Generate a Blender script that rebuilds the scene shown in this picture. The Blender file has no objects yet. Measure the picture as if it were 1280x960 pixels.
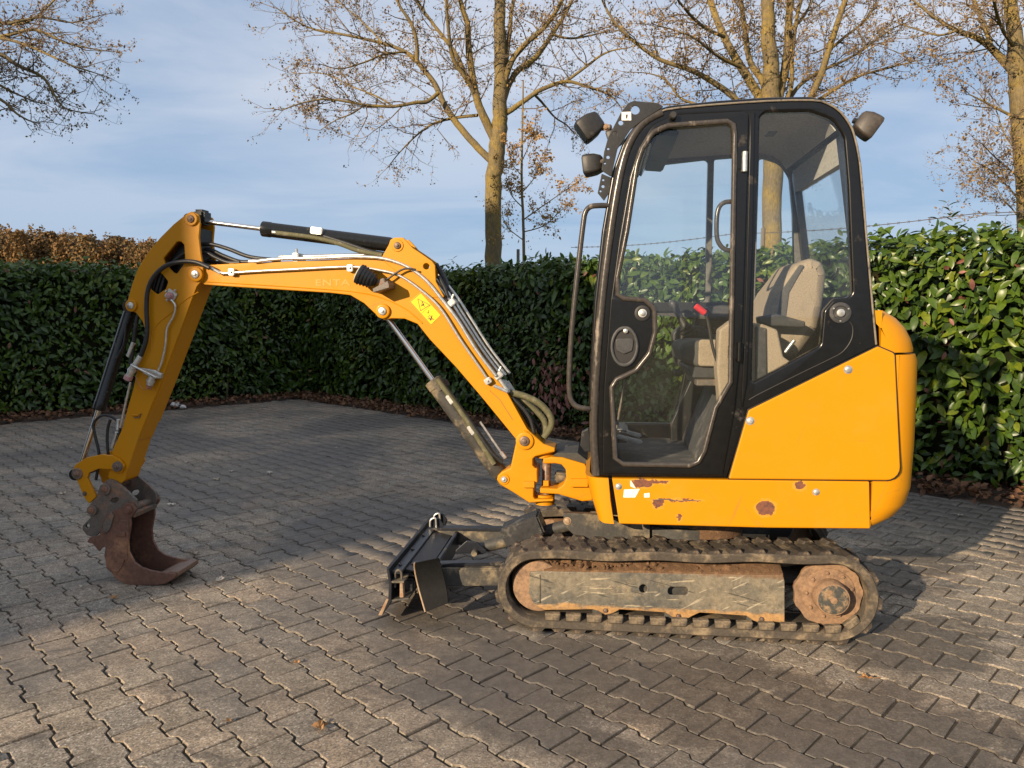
import bpy, bmesh, math, random
import numpy as np
from mathutils import Vector, Matrix
R = math.radians
SC = bpy.context.scene
COL = SC.collection
# ---------------------------------------------------------------- camera
CAM_H, FPX, PITCH = 1.42, 950.0, math.atan(85 / 950)
cam = bpy.data.objects.new('camera', bpy.data.cameras.new('camera'))
COL.objects.link(cam)
cam.location = (0, 0, CAM_H)
cam.rotation_euler = (math.pi / 2 - PITCH, 0, 0)
cam.data.sensor_width = 36
cam.data.lens = 36 * FPX / 1280
cam.data.clip_start, cam.data.clip_end = 0.05, 3000
SC.camera = cam
# ---------------------------------------------------------------- light
SUN_AZ, SUN_EL = 220.5, 18.0          # the sun stands behind the camera's left shoulder, low
sun = bpy.data.objects.new('sun', bpy.data.lights.new('sun', 'SUN'))
COL.objects.link(sun)
sd = Vector((math.sin(R(SUN_AZ)) * math.cos(R(SUN_EL)), math.cos(R(SUN_AZ)) * math.cos(R(SUN_EL)), math.sin(R(SUN_EL))))
sun.rotation_euler = sd.to_track_quat('Z', 'Y').to_euler()
sun.location = sd * 40
sun.data.energy = 5.0
sun.data.angle = R(0.55)
sun.data.color = (1.0, 0.80, 0.56)
W = bpy.data.worlds.new('World')
SC.world = W
W.use_nodes = True
nt = W.node_tree
nt.nodes.clear()
def wn(t, **k):
    n = nt.nodes.new(t)
    for a, b in k.items(): setattr(n, a, b)
    return n
wl = nt.links.new
out = wn('ShaderNodeOutputWorld'); bg = wn('ShaderNodeBackground'); bg.inputs[1].default_value = 0.075
sky = wn('ShaderNodeTexSky', sky_type='NISHITA', sun_disc=False, sun_elevation=R(SUN_EL), sun_rotation=R(SUN_AZ))
sky.air_density, sky.dust_density, sky.ozone_density = 1.0, 0.6, 1.6
tc = wn('ShaderNodeTexCoord'); sep = wn('ShaderNodeSeparateXYZ')
wl(tc.outputs['Generated'], sep.inputs[0])
zc = wn('ShaderNodeMath', operation='MAXIMUM'); zc.inputs[1].default_value = 0.0; wl(sep.outputs[2], zc.inputs[0])
za = wn('ShaderNodeMath', operation='ADD'); za.inputs[1].default_value = 0.12; wl(zc.outputs[0], za.inputs[0])
dx = wn('ShaderNodeMath', operation='DIVIDE'); wl(sep.outputs[0], dx.inputs[0]); wl(za.outputs[0], dx.inputs[1])
dy = wn('ShaderNodeMath', operation='DIVIDE'); wl(sep.outputs[1], dy.inputs[0]); wl(za.outputs[0], dy.inputs[1])
cb = wn('ShaderNodeCombineXYZ'); wl(dx.outputs[0], cb.inputs[0]); wl(dy.outputs[0], cb.inputs[1])
n1 = wn('ShaderNodeTexNoise'); n1.inputs['Scale'].default_value = 0.9; n1.inputs['Detail'].default_value = 7; n1.inputs['Roughness'].default_value = 0.55; n1.inputs['Distortion'].default_value = 0.4
mp = wn('ShaderNodeMapping'); mp.inputs['Scale'].default_value = (0.6, 1.1, 1); mp.inputs['Location'].default_value = (5.3, 0.6, 0)
wl(cb.outputs[0], mp.inputs[0]); wl(mp.outputs[0], n1.inputs['Vector'])
rm = wn('ShaderNodeMapRange'); rm.inputs[1].default_value = 0.36; rm.inputs[2].default_value = 0.56; rm.inputs[3].default_value = 0.0; rm.inputs[4].default_value = 1.0
wl(n1.outputs['Fac'], rm.inputs[0])
# thin cloud layer over a pale winter sky: grey-blue base, whiter streaks
el = wn('ShaderNodeMapRange'); el.inputs[1].default_value = 0.0; el.inputs[2].default_value = 0.42
wl(sep.outputs[2], el.inputs[0])
base = wn('ShaderNodeMix', data_type='RGBA'); base.inputs[6].default_value = (2.7, 4.2, 6.4, 1); base.inputs[7].default_value = (3.9, 4.8, 6.4, 1)
wl(el.outputs[0], base.inputs[0])
cl = wn('ShaderNodeMix', data_type='RGBA'); cl.inputs[7].default_value = (7.0, 7.3, 8.1, 1)
wl(base.outputs[2], cl.inputs[6])
cf = wn('ShaderNodeMath', operation='MULTIPLY'); wl(rm.outputs[0], cf.inputs[0])
ef = wn('ShaderNodeMapRange'); ef.inputs[1].default_value = 0.03; ef.inputs[2].default_value = 0.40; ef.inputs[3].default_value = 0.12; ef.inputs[4].default_value = 0.95
wl(sep.outputs[2], ef.inputs[0]); wl(ef.outputs[0], cf.inputs[1]); wl(cf.outputs[0], cl.inputs[0])
mx = wn('ShaderNodeMix', data_type='RGBA'); mx.inputs[0].default_value = 0.85
wl(sky.outputs[0], mx.inputs[6]); wl(cl.outputs[2], mx.inputs[7])
wl(mx.outputs[2], bg.inputs[0]); wl(bg.outputs[0], out.inputs[0])
SC.view_settings.view_transform = 'Standard'
SC.view_settings.look = 'None'
SC.view_settings.exposure = 0.60
SC.view_settings.gamma = 1.0
SC.render.engine = 'CYCLES'
SC.cycles.use_denoising = True
SC.cycles.max_bounces = 8
SC.cycles.transparent_max_bounces = 16
SC.cycles.caustics_reflective = False
SC.cycles.caustics_refractive = False

# ---------------------------------------------------------------- measuring: survey rays of the photograph -> metres
CP, SP = math.cos(PITCH), math.sin(PITCH)
def ray(u, v):
    x = (u - 640) / FPX; y = (v - 480) / FPX
    return x, CP - y * SP, -(y * CP + SP)
def ground(u, v, z=0.0):
    x, d, w = ray(u, v); t = (z - CAM_H) / w
    return Vector((t * x, t * d, z))
def at(u, v, Y):
    x, d, w = ray(u, v); t = Y / d
    return Vector((t * x, Y, CAM_H + t * w))
def project(p):
    p = np.asarray(p, float)
    d = p[..., 1] * CP - (p[..., 2] - CAM_H) * SP
    up = p[..., 1] * SP + (p[..., 2] - CAM_H) * CP
    d = np.where(d > 1e-3, d, 1e-3)
    return 640 + FPX * p[..., 0] / d, 480 - FPX * up / d

# ---------------------------------------------------------------- object helpers
def link(o, parent=None):
    COL.objects.link(o)
    if parent: o.parent = parent
    return o
def tag(o, label=None, cat=None, group=None, kind=None):
    if label: o['label'] = label
    if cat: o['category'] = cat
    if group: o['group'] = group
    if kind: o['kind'] = kind
    return o
def empty(name, loc=(0, 0, 0), rz=0.0):
    o = bpy.data.objects.new(name, None); o.empty_display_size = 0.2
    o.location = loc; o.rotation_euler = (0, 0, rz)
    return link(o)
def smooth(me, ang=35):
    if len(me.polygons):
        me.polygons.foreach_set('use_smooth', np.ones(len(me.polygons), bool))
        try: me.set_sharp_from_angle(angle=R(ang))
        except Exception: pass
def mesh_np(name, V, F, mat=None, parent=None, sm=None, tone=None):
    """V: n x 3, F: list of face index arrays (m x k)"""
    me = bpy.data.meshes.new(name)
    V = np.asarray(V, np.float32)
    if not isinstance(F, list): F = [F]
    F = [np.asarray(f, np.int32) for f in F if len(f)]
    loops = np.concatenate([f.ravel() for f in F]); cnt = np.concatenate([np.full(len(f), f.shape[1], np.int32) for f in F])
    me.vertices.add(len(V)); me.vertices.foreach_set('co', V.ravel())
    me.loops.add(len(loops)); me.loops.foreach_set('vertex_index', loops)
    me.polygons.add(len(cnt)); st = np.zeros(len(cnt), np.int32); st[1:] = np.cumsum(cnt)[:-1]
    me.polygons.foreach_set('loop_start', st)
    try: me.polygons.foreach_set('loop_total', cnt)
    except Exception: pass
    if tone is not None:
        a = me.attributes.new('tone', 'FLOAT', 'FACE'); a.data.foreach_set('value', np.asarray(tone, np.float32))
    me.update(calc_edges=True); me.validate()
    if sm is not None: smooth(me, sm)
    if mat: me.materials.append(mat)
    return link(bpy.data.objects.new(name, me), parent)
def wnorm(o):
    md = o.modifiers.new('face_normals', 'WEIGHTED_NORMAL'); md.keep_sharp = True; md.weight = 100; return o
def bm_obj(name, bm, mat, parent=None, ang=35, wn_=False):
    me = bpy.data.meshes.new(name); bmesh.ops.recalc_face_normals(bm, faces=bm.faces[:])
    bm.to_mesh(me); bm.free(); smooth(me, ang)
    if mat: me.materials.append(mat)
    o = link(bpy.data.objects.new(name, me), parent)
    return wnorm(o) if wn_ else o

# ---------------------------------------------------------------- material helpers
class M:
    """small node builder round one Principled BSDF"""
    def __init__(s, name, color=(.5, .5, .5), rough=.5, metal=0.0, spec=.5, coat=0.0):
        s.m = bpy.data.materials.new(name); s.m.use_nodes = True
        s.t = s.m.node_tree; s.b = s.t.nodes['Principled BSDF']
        s.b.inputs['Base Color'].default_value = (*color, 1); s.b.inputs['Roughness'].default_value = rough
        s.b.inputs['Metallic'].default_value = metal; s.b.inputs['Specular IOR Level'].default_value = spec
        s.b.inputs['Coat Weight'].default_value = coat
        s.col = None; s.rgh = None
        s._tc = None
    def n(s, t, **k):
        x = s.t.nodes.new(t)
        for a, b in k.items(): setattr(x, a, b)
        return x
    def l(s, a, b): s.t.links.new(a, b)
    def coord(s, kind='Object'):
        if s._tc is None: s._tc = s.n('ShaderNodeTexCoord')
        return s._tc.outputs[kind]
    def pos(s): return s.n('ShaderNodeNewGeometry').outputs['Position']
    def noise(s, scale, detail=4, rough=.55, vec=None, dist=0.0, sc3=None):
        x = s.n('ShaderNodeTexNoise'); x.inputs['Scale'].default_value = scale; x.inputs['Detail'].default_value = detail
        x.inputs['Roughness'].default_value = rough; x.inputs['Distortion'].default_value = dist
        v = vec if vec is not None else s.coord()
        if sc3:
            m = s.n('ShaderNodeMapping'); m.inputs['Scale'].default_value = sc3; s.l(v, m.inputs[0]); v = m.outputs[0]
        s.l(v, x.inputs['Vector'])
        return x.outputs['Fac']
    def ramp(s, fac, a, b, lo=0.0, hi=1.0):
        x = s.n('ShaderNodeMapRange', interpolation_type='SMOOTHSTEP'); x.inputs[1].default_value = a; x.inputs[2].default_value = b
        x.inputs[3].default_value = lo; x.inputs[4].default_value = hi
        s.l(fac, x.inputs[0]); return x.outputs[0]
    def math(s, op, a, b=None):
        x = s.n('ShaderNodeMath', operation=op)
        for i, q in enumerate((a, b)):
            if q is None: continue
            if isinstance(q, (int, float)): x.inputs[i].default_value = q
            else: s.l(q, x.inputs[i])
        return x.outputs[0]
    def curcol(s):
        if s.col is None:
            c = s.n('ShaderNodeRGB'); c.outputs[0].default_value = s.b.inputs['Base Color'].default_value; s.col = c.outputs[0]
        return s.col
    def mixc(s, fac, color, mode='MIX'):
        x = s.n('ShaderNodeMix', data_type='RGBA', blend_type=mode)
        if isinstance(fac, (int, float)): x.inputs[0].default_value = fac
        else: s.l(fac, x.inputs[0])
        s.l(s.curcol(), x.inputs[6])
        if isinstance(color, tuple): x.inputs[7].default_value = (*color, 1)
        else: s.l(color, x.inputs[7])
        s.col = x.outputs[2]; return s
    def mixr(s, fac, r):
        x = s.n('ShaderNodeMix', data_type='FLOAT')
        s.l(fac, x.inputs[0])
        if s.rgh is None: x.inputs[2].default_value = s.b.inputs['Roughness'].default_value
        else: s.l(s.rgh, x.inputs[2])
        x.inputs[3].default_value = r; s.rgh = x.outputs[0]; return s
    def mixm(s, fac, v):
        x = s.n('ShaderNodeMix', data_type='FLOAT'); s.l(fac, x.inputs[0]); x.inputs[2].default_value = s.b.inputs['Metallic'].default_value
        x.inputs[3].default_value = v; s.l(x.outputs[0], s.b.inputs['Metallic']); return s
    def scale(s, fac):           # multiply colour by a grey factor socket
        x = s.n('ShaderNodeMix', data_type='RGBA', blend_type='MULTIPLY'); x.inputs[0].default_value = 1
        c = s.n('ShaderNodeCombineColor')
        for i in range(3): s.l(fac, c.inputs[i])
        s.l(s.curcol(), x.inputs[6]); s.l(c.outputs[0], x.inputs[7]); s.col = x.outputs[2]; return s
    def bump(s, fac, dist=.002, strength=.6):
        x = s.n('ShaderNodeBump'); x.inputs['Strength'].default_value = strength; x.inputs['Distance'].default_value = dist
        s.l(fac, x.inputs['Height']); s.l(x.outputs[0], s.b.inputs['Normal']); return s
    def done(s):
        if s.col is not None: s.l(s.col, s.b.inputs['Base Color'])
        if s.rgh is not None: s.l(s.rgh, s.b.inputs['Roughness'])
        return s.m
# ---------------------------------------------------------------- materials
def spots(m, items, z=True, wob=.02, wscale=14):
    """union of ragged ellipses (x, z, rx, rz) in object metres -> mask"""
    sep_ = m.n('ShaderNodeSeparateXYZ'); m.l(m.coord(), sep_.inputs[0])
    w1 = m.math('MULTIPLY', m.math('SUBTRACT', m.noise(wscale, 5, .6), .5), wob * 4)
    w2 = m.math('MULTIPLY', m.math('SUBTRACT', m.noise(wscale * 1.3, 5, .6, sc3=(1, 1, 1.7)), .5), wob * 4)
    X = m.math('ADD', sep_.outputs[0], w1); Z = m.math('ADD', sep_.outputs[2], w2)
    acc = None
    for cx, cz, rx, rz in items:
        a = m.math('DIVIDE', m.math('SUBTRACT', X, cx), rx); b = m.math('DIVIDE', m.math('SUBTRACT', Z, cz), rz)
        d = m.math('ADD', m.math('MULTIPLY', a, a), m.math('MULTIPLY', b, b))
        k = m.ramp(d, 1.1, .85)
        acc = k if acc is None else m.math('MAXIMUM', acc, k)
    return acc
def yellow(name, wear=0.0, rust=None):
    m = M(name, (.57, .236, .0016), .44, 0, .26, .04)
    m.mixc(m.ramp(m.noise(1.7, 3), .35, .75, 0, .35), (.49, .20, .003))
    m.mixc(m.ramp(m.noise(9, 7, .7), .58, .78, 0, .18 + .4 * wear), (.42, .20, .02))
    m.mixc(m.ramp(m.noise(6, 8, .75, sc3=(.5, .5, 9)), .64, .72, 0, .25 + .55 * wear), (.24, .12, .03))
    m.mixr(m.ramp(m.noise(5, 5), .4, .7), .48)
    def scratch(rot, sc_, lo):
        mp_ = m.n('ShaderNodeMapping'); mp_.inputs['Rotation'].default_value = (0, rot, 0); m.l(m.coord(), mp_.inputs[0])
        return m.ramp(m.noise(sc_, 2, .5, vec=mp_.outputs[0], sc3=(.05, 1, 1.6)), lo, lo + .02)
    gate = m.ramp(m.noise(2.3, 4), .48, .62)
    for rot, sc_ in ((.35, 40), (-.8, 52), (1.2, 46)):
        m.mixc(m.math('MULTIPLY', m.math('MULTIPLY', scratch(rot, sc_, .70 - .03 * wear), gate), .55), (.36, .17, .03))
    m.mixc(m.ramp(m.noise(3.1, 8, .72), .50, .80, 0, .35 + .25 * wear), (.50, .27, .035))
    m.mixr(m.ramp(m.noise(7, 6, .7), .45, .7), .62)
    if wear:
        m.mixc(m.ramp(m.noise(46, 6, .7), .72 - .05 * wear, .76, 0, .9 * wear), (.13, .05, .02))
    if rust:
        ring_ = spots(m, [(a_, b_, c_ * 1.16 + .003, d_ * 1.2 + .003) for a_, b_, c_, d_ in rust], wob=.012, wscale=38); m.mixc(m.math('MULTIPLY', ring_, .40), (.50, .30, .06)); k = spots(m, rust, wob=.011, wscale=30); rc = m.noise(70, 5)
        m.mixc(k, (.19, .075, .045)); m.mixc(m.math('MULTIPLY', k, m.ramp(rc, .4, .7)), (.10, .05, .04)); m.mixr(k, .85)
    m.bump(m.noise(120, 2), .0004, .12)
    return m.done()
def dirty(name, base, dirt, amt=.5, rough=.6, metal=0.0, scale=7, fine=60, spec=.5, bump=.001, stretch=None):
    m = M(name, base, rough, metal, spec)
    k = m.ramp(m.noise(scale, 8, .68, sc3=stretch), .62 - .3 * amt, .80 - .25 * amt)
    m.mixc(k, dirt); m.mixr(k, .9)
    if metal: m.mixm(k, 0.0)
    m.scale(m.ramp(m.noise(fine, 5, .65), .25, .75, .72, 1.18))
    m.bump(m.noise(fine, 5, .65), bump, .5)
    return m.done()
def frame_mat():
    m = M('scraped_track_frame', (.085, .084, .074), .55, 0, .45)
    m.mixc(m.ramp(m.noise(2.6, 8, .66, sc3=(.8, 1, 1.1)), .40, .64, 0, .9), (.215, .180, .125))
    m.mixc(m.ramp(m.noise(12, 9, .78, dist=.6), .52, .68, 0, .75), (.30, .235, .15))
    m.mixc(m.ramp(m.noise(19, 9, .8, dist=.5), .55, .66, 0, .8), (.045, .045, .042))
    m.mixc(m.ramp(m.noise(5.5, 8, .75, sc3=(.8, 1, 1.3), dist=1.0), .60, .70, 0, .8), (.37, .225, .085))
    for rot, sc_, lo, c in ((.06, 46, .64, (.42, .35, .24)), (-.25, 40, .65, (.03, .03, .028)), (.5, 42, .66, (.42, .36, .26))):
        mp_ = m.n('ShaderNodeMapping'); mp_.inputs['Rotation'].default_value = (0, rot, 0); m.l(m.coord(), mp_.inputs[0])
        m.mixc(m.math('MULTIPLY', m.ramp(m.noise(sc_, 2, .5, vec=mp_.outputs[0], sc3=(.14, 1, 1.8)), lo, lo + .04), .7), c)
    sp = m.n('ShaderNodeSeparateXYZ'); m.l(m.coord(), sp.inputs[0])
    e = m.math('ADD', m.ramp(sp.outputs[2], .150, .105, 0, .45), m.noise(14, 7, .75, sc3=(.6, 1, 1.6)))
    m.mixc(m.ramp(e, .72, .95, 0, .9), (.40, .225, .085))
    e2 = m.math('ADD', m.ramp(sp.outputs[2], .255, .295, 0, .45), m.noise(17, 7, .75))
    m.mixc(m.ramp(e2, .70, .92, 0, .85), (.17, .10, .055))
    m.scale(m.ramp(m.noise(60, 5, .65), .25, .75, .70, 1.2)); m.bump(m.noise(40, 7, .72), .0016, .6); return m.done()
YEL = yellow('yellow_paint', .30)
YELW = yellow('yellow_paint_worn', .75)
BLACK = dirty('black_cab_paint', (.006, .0055, .005), (.08, .065, .05), .06, .24, scale=9, fine=30, bump=.0003)
BLACKM = dirty('black_paint_matt', (.014, .014, .014), (.12, .10, .075), .12, .42, scale=10)
CYLB = dirty('black_cylinder_paint', (.012, .012, .012), (.13, .11, .08), .10, .25, scale=20, bump=.0005)
TUBE_M = dirty('scuffed_black_tube', (.055, .047, .040), (.26, .21, .16), .20, .24, scale=26, stretch=(1, 1, .25))
RUB = M('black_rubber', (.016, .015, .014), .55).done()
HOSE = dirty('hose_rubber', (.018, .018, .018), (.10, .10, .08), .15, .45, scale=20)
OLIVE = dirty('olive_hose_sleeve', (.10, .095, .045), (.20, .18, .12), .4, .75, scale=30, fine=200)
TRACK = dirty('track_rubber', (.065, .053, .040), (.25, .19, .12), .52, .85, scale=8, fine=90, bump=.003)
LUG = dirty('track_lug_rubber', (.042, .033, .025), (.20, .145, .095), .36, .7, scale=16, fine=120, bump=.003)
FRAME = frame_mat()
OCHRE = dirty('rusty_sprocket_steel', (.27, .165, .095), (.16, .10, .065), .5, .85, scale=11, fine=70, bump=.0015)
HUBM = dirty('chipped_hub_cap', (.050, .052, .046), (.30, .20, .11), .58, .7, scale=30, fine=80)
MUD = dirty('dry_mud', (.125, .068, .034), (.21, .12, .06), .5, .95, scale=30, fine=160, bump=.008)
RUST = dirty('rusty_bucket_steel', (.17, .083, .055), (.33, .165, .09), .46, .62, .15, scale=6, fine=55, bump=.0012)
RUSTI = dirty('dark_bucket_inside', (.05, .034, .026), (.12, .07, .045), .5, .7, .1, scale=8, fine=60)
STEELD = dirty('dark_worn_steel', (.145, .125, .105), (.30, .15, .08), .40, .5, .25, scale=13, fine=70)
DIRTST = dirty('dusty_dark_steel', (.045, .043, .038), (.24, .19, .12), .48, .65, scale=7, fine=60, bump=.0015)
BLADE = dirty('black_blade_paint', (.014, .016, .022), (.20, .16, .11), .16, .32, scale=9, fine=60)
WEAR = dirty('worn_blade_edge', (.34, .24, .15), (.25, .11, .05), .5, .6, .2, scale=20, fine=80)
CHROME = M('chrome_rod', (.72, .70, .66), .16, 1.0).done()
ZINC = dirty('zinc_plated_steel', (.62, .61, .57), (.35, .32, .26), .25, .38, .75, scale=40)
PIPE = dirty('steel_pipe', (.66, .64, .58), (.40, .36, .28), .2, .32, .8, scale=20)
PINM = dirty('greasy_pin_steel', (.16, .11, .08), (.28, .16, .09), .4, .5, .4, scale=40)
LAMPP = dirty('faded_lamp_plastic', (.022, .020, .018), (.07, .06, .05), .2, .5, scale=14)
BROWNP = dirty('brown_lamp_plastic', (.045, .036, .030), (.08, .065, .05), .3, .5, scale=14)
WINGM = dirty('scuffed_black_wing', (.009, .009, .009), (.06, .055, .045), .12, .7, scale=12, spec=.12)
PEDAL = dirty('worn_grey_pedal', (.30, .295, .28), (.18, .17, .15), .3, .6)
COVERM = dirty('glossy_cover_plate', (.045, .045, .046), (.16, .14, .11), .25, .25, scale=12)
SEAM = dirty('bright_roof_seam', (.20, .17, .13), (.05, .045, .04), .35, .4, scale=24)
PILLAR = dirty('grey_pillar_lining', (.13, .125, .115), (.09, .085, .08), .3, .75)
DLENS = M('dark_lamp_glass', (.018, .018, .018), .12).done()
LENS = M('lamp_lens', (.45, .45, .40), .1, 0, .6).done()
BEIGE = dirty('beige_seat_fabric', (.33, .265, .19), (.25, .20, .145), .35, .9, scale=12, fine=180)
GREYF = dirty('grey_seat_fabric', (.085, .082, .078), (.14, .12, .10), .3, .85, scale=14, fine=180)
GREYP = dirty('grey_console_plastic', (.045, .045, .046), (.12, .11, .10), .25, .5, scale=16)
LINING = dirty('grey_cab_lining', (.50, .49, .46), (.4, .38, .35), .25, .75, scale=9, fine=100)
FLOORM = dirty('dusty_floor_mat', (.055, .055, .055), (.17, .15, .13), .5, .85, scale=9, fine=60)
REDP = M('red_plastic', (.55, .02, .02), .4).done()
PINKP = dirty('faded_pink_cap', (.50, .24, .24), (.42, .30, .28), .4, .7)
COPPER = dirty('copper_cap', (.42, .17, .09), (.25, .12, .08), .3, .6)
WHITE = dirty('white_sticker', (.78, .77, .72), (.5, .45, .35), .2, .6, scale=30)
DECY = M('decal_yellow', (.92, .55, .004), .35).done()
INK = M('black_print', (.01, .01, .01), .5).done()
GHOST = M('faded_lettering', (.585, .250, .003), .40, 0, .5, .2).done()
DARKGL = M("dark_window_glass", (.02, .025, .03), .05).done()
DARKIN = M('shadowed_black_interior', (.01, .01, .01), .8).done()
def glass(name, tint, refl, dust=.03):
    m = bpy.data.materials.new(name); m.use_nodes = True; t = m.node_tree; t.nodes.clear()
    o = t.nodes.new('ShaderNodeOutputMaterial'); tr = t.nodes.new('ShaderNodeBsdfTransparent'); tr.inputs[0].default_value = (*tint, 1)
    g = t.nodes.new('ShaderNodeBsdfGlossy'); g.inputs['Roughness'].default_value = .015; g.inputs[0].default_value = (1, 1, 1, 1)
    f = t.nodes.new('ShaderNodeFresnel'); 
    gg = t.nodes.new('ShaderNodeNewGeometry'); fi = t.nodes.new('ShaderNodeMix'); fi.data_type = 'FLOAT'; fi.inputs[2].default_value = refl; fi.inputs[3].default_value = 1 / refl
    t.links.new(gg.outputs['Backfacing'], fi.inputs[0]); t.links.new(fi.outputs[0], f.inputs[0])
    mi = t.nodes.new('ShaderNodeMixShader'); t.links.new(f.outputs[0], mi.inputs[0]); t.links.new(tr.outputs[0], mi.inputs[1]); t.links.new(g.outputs[0], mi.inputs[2])
    df = t.nodes.new('ShaderNodeBsdfDiffuse'); df.inputs[0].default_value = (.55, .52, .48, 1)
    nz = t.nodes.new('ShaderNodeTexNoise'); nz.inputs['Scale'].default_value = 6; nz.inputs['Detail'].default_value = 6
    tcx = t.nodes.new('ShaderNodeTexCoord'); t.links.new(tcx.outputs['Object'], nz.inputs['Vector'])
    mr = t.nodes.new('ShaderNodeMapRange'); mr.inputs[1].default_value = .35; mr.inputs[2].default_value = .8; mr.inputs[3].default_value = dust * .4; mr.inputs[4].default_value = dust * 2.2
    t.links.new(nz.outputs['Fac'], mr.inputs[0])
    m2 = t.nodes.new('ShaderNodeMixShader'); t.links.new(mr.outputs[0], m2.inputs[0]); t.links.new(mi.outputs[0], m2.inputs[1]); t.links.new(df.outputs[0], m2.inputs[2])
    t.links.new(m2.outputs[0], o.inputs[0])
    return m
GLASS = glass('cab_glass', (.97, .98, .975), 1.42, .006)
GLASSF = glass('far_cab_glass', (.97, .985, .975), 1.33, .004)

def paver_mat(name, attr):
    m = M(name, (.275, .228, .170), .82, 0, .35)
    P = m.pos()
    if attr:
        a = m.n('ShaderNodeAttribute', attribute_name='tone'); tone = a.outputs['Fac']
    else:
        a = m.n('ShaderNodeObjectInfo'); tone = a.outputs['Random']
    m.mixc(m.ramp(tone, .55, 1.0, 0, .55), (.33, .25, .18))
    m.mixc(m.ramp(tone, .0, .4, .5, 0), (.21, .19, .165))
    g = m.n('ShaderNodeTexVoronoi'); g.inputs['Scale'].default_value = 170; m.l(P, g.inputs['Vector'])
    gr = m.n('ShaderNodeSeparateColor'); m.l(g.outputs['Color'], gr.inputs[0])
    m.scale(m.ramp(gr.outputs[0], 0, 1, .68, 1.30))
    m.mixc(m.ramp(gr.outputs[1], .93, .97, 0, .8), (.52, .47, .40))
    m.mixc(m.ramp(gr.outputs[2], .90, .97, 0, .6), (.07, .06, .05))
    m.scale(m.ramp(m.noise(6.0, 6, .6, vec=P), .25, .75, .80, 1.14))
    m.scale(m.ramp(m.noise(.75, 3, .5, vec=P), .3, .7, .86, 1.10))
    # oily, damp drips and scuffs round the parked machine
    sp = m.n('ShaderNodeSeparateXYZ'); m.l(P, sp.inputs[0])
    def blob(cx, cy, rx, ry, r=0.0):
        c_, s_ = math.cos(r), math.sin(r)
        a1 = m.math('SUBTRACT', sp.outputs[0], cx); b1 = m.math('SUBTRACT', sp.outputs[1], cy)
        p1 = m.math('DIVIDE', m.math('ADD', m.math('MULTIPLY', a1, c_), m.math('MULTIPLY', b1, s_)), rx)
        q1 = m.math('DIVIDE', m.math('SUBTRACT', m.math('MULTIPLY', b1, c_), m.math('MULTIPLY', a1, s_)), ry)
        return m.ramp(m.math('ADD', m.math('MULTIPLY', p1, p1), m.math('MULTIPLY', q1, q1)), 1.0, 0.0)
    k = None
    for a_ in ((.75, 2.75, 1.25, .48, -.25), (.15, 2.95, .7, .35, .1), (1.75, 3.2, .55, .35, .5), (.1, 2.55, .45, .22, -.6), (1.3, 2.45, .8, .3, 0), (-.3, 3.5, .6, .3, 0), (2.2, 4.2, .7, .4, .6)):
        b_ = blob(*a_); k = b_ if k is None else m.math('MAXIMUM', k, b_)
    st = m.ramp(m.math('ADD', m.noise(3.6, 8, .70, vec=P, dist=.7, sc3=(.75, 1.35, 1)), m.math('MULTIPLY', k, .24)), .52, .68)
    m.mixc(m.math('MULTIPLY', st, .66), (.058, .050, .043)); m.mixr(st, .66)
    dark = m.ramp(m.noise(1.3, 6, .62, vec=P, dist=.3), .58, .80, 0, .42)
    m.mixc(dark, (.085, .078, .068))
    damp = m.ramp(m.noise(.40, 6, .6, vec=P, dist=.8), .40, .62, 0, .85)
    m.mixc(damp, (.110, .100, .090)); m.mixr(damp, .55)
    m.scale(m.ramp(m.noise(22, 5, .7, vec=P), .3, .7, .80, 1.16))
    m.bump(m.math('ADD', gr.outputs[0], m.noise(60, 3, vec=P)), .0016, .55)
    return m.done()
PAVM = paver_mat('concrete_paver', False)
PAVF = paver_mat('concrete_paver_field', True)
_m = M('joint_sand', (.040, .031, .022), .95); _m.mixc(_m.ramp(_m.noise(3, 5, vec=_m.pos()), .5, .7, 0, .6), (.035, .042, .020)); _m.scale(_m.ramp(_m.noise(90, 3, vec=_m.pos()), .3, .7, .7, 1.3)); JOINT = _m.done()
_m = M('garden_soil', (.045, .030, .020), .95); _m.mixc(_m.ramp(_m.noise(4, 6, vec=_m.pos()), .45, .65), (.085, .05, .03)); _m.bump(_m.noise(25, 6, vec=_m.pos()), .03, .8); SOIL = _m.done()
_m = M('meadow_ground', (.06, .085, .025), .95); _m.mixc(_m.ramp(_m.noise(.2, 6, vec=_m.pos()), .4, .65), (.10, .09, .04)); GROUND = _m.done()
def leafmat(name, cols, rough=.35, trans=.12, attr=True, spec=.5, vein=False):
    m = M(name, cols[0], rough, 0, spec)
    if attr: tone = m.n('ShaderNodeAttribute', attribute_name='tone').outputs['Fac']
    else: tone = m.n('ShaderNodeObjectInfo').outputs['Random']
    step = 1.0 / max(1, len(cols) - 1)
    for i, c in enumerate(cols[1:]):
        m.mixc(m.ramp(tone, i * step, (i + 1) * step), c)
    m.scale(m.ramp(m.noise(30, 3, vec=m.pos()), .3, .7, .8, 1.15))
    if trans:
        t = m.t; tr = t.nodes.new('ShaderNodeBsdfTranslucent'); mi = t.nodes.new('ShaderNodeMixShader'); mi.inputs[0].default_value = trans
        m.l(m.curcol(), tr.inputs[0]); o = t.nodes['Material Output']
        m.l(m.b.outputs[0], mi.inputs[1]); m.l(tr.outputs[0], mi.inputs[2]); m.l(mi.outputs[0], o.inputs[0])
    return m.done()
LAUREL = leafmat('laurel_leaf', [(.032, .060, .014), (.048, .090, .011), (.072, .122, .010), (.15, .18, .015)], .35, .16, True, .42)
LAURELP = leafmat('laurel_leaf_single', [(.030, .058, .012), (.052, .096, .010), (.080, .130, .010), (.15, .18, .015)], .33, .18, False, .32)
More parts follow.
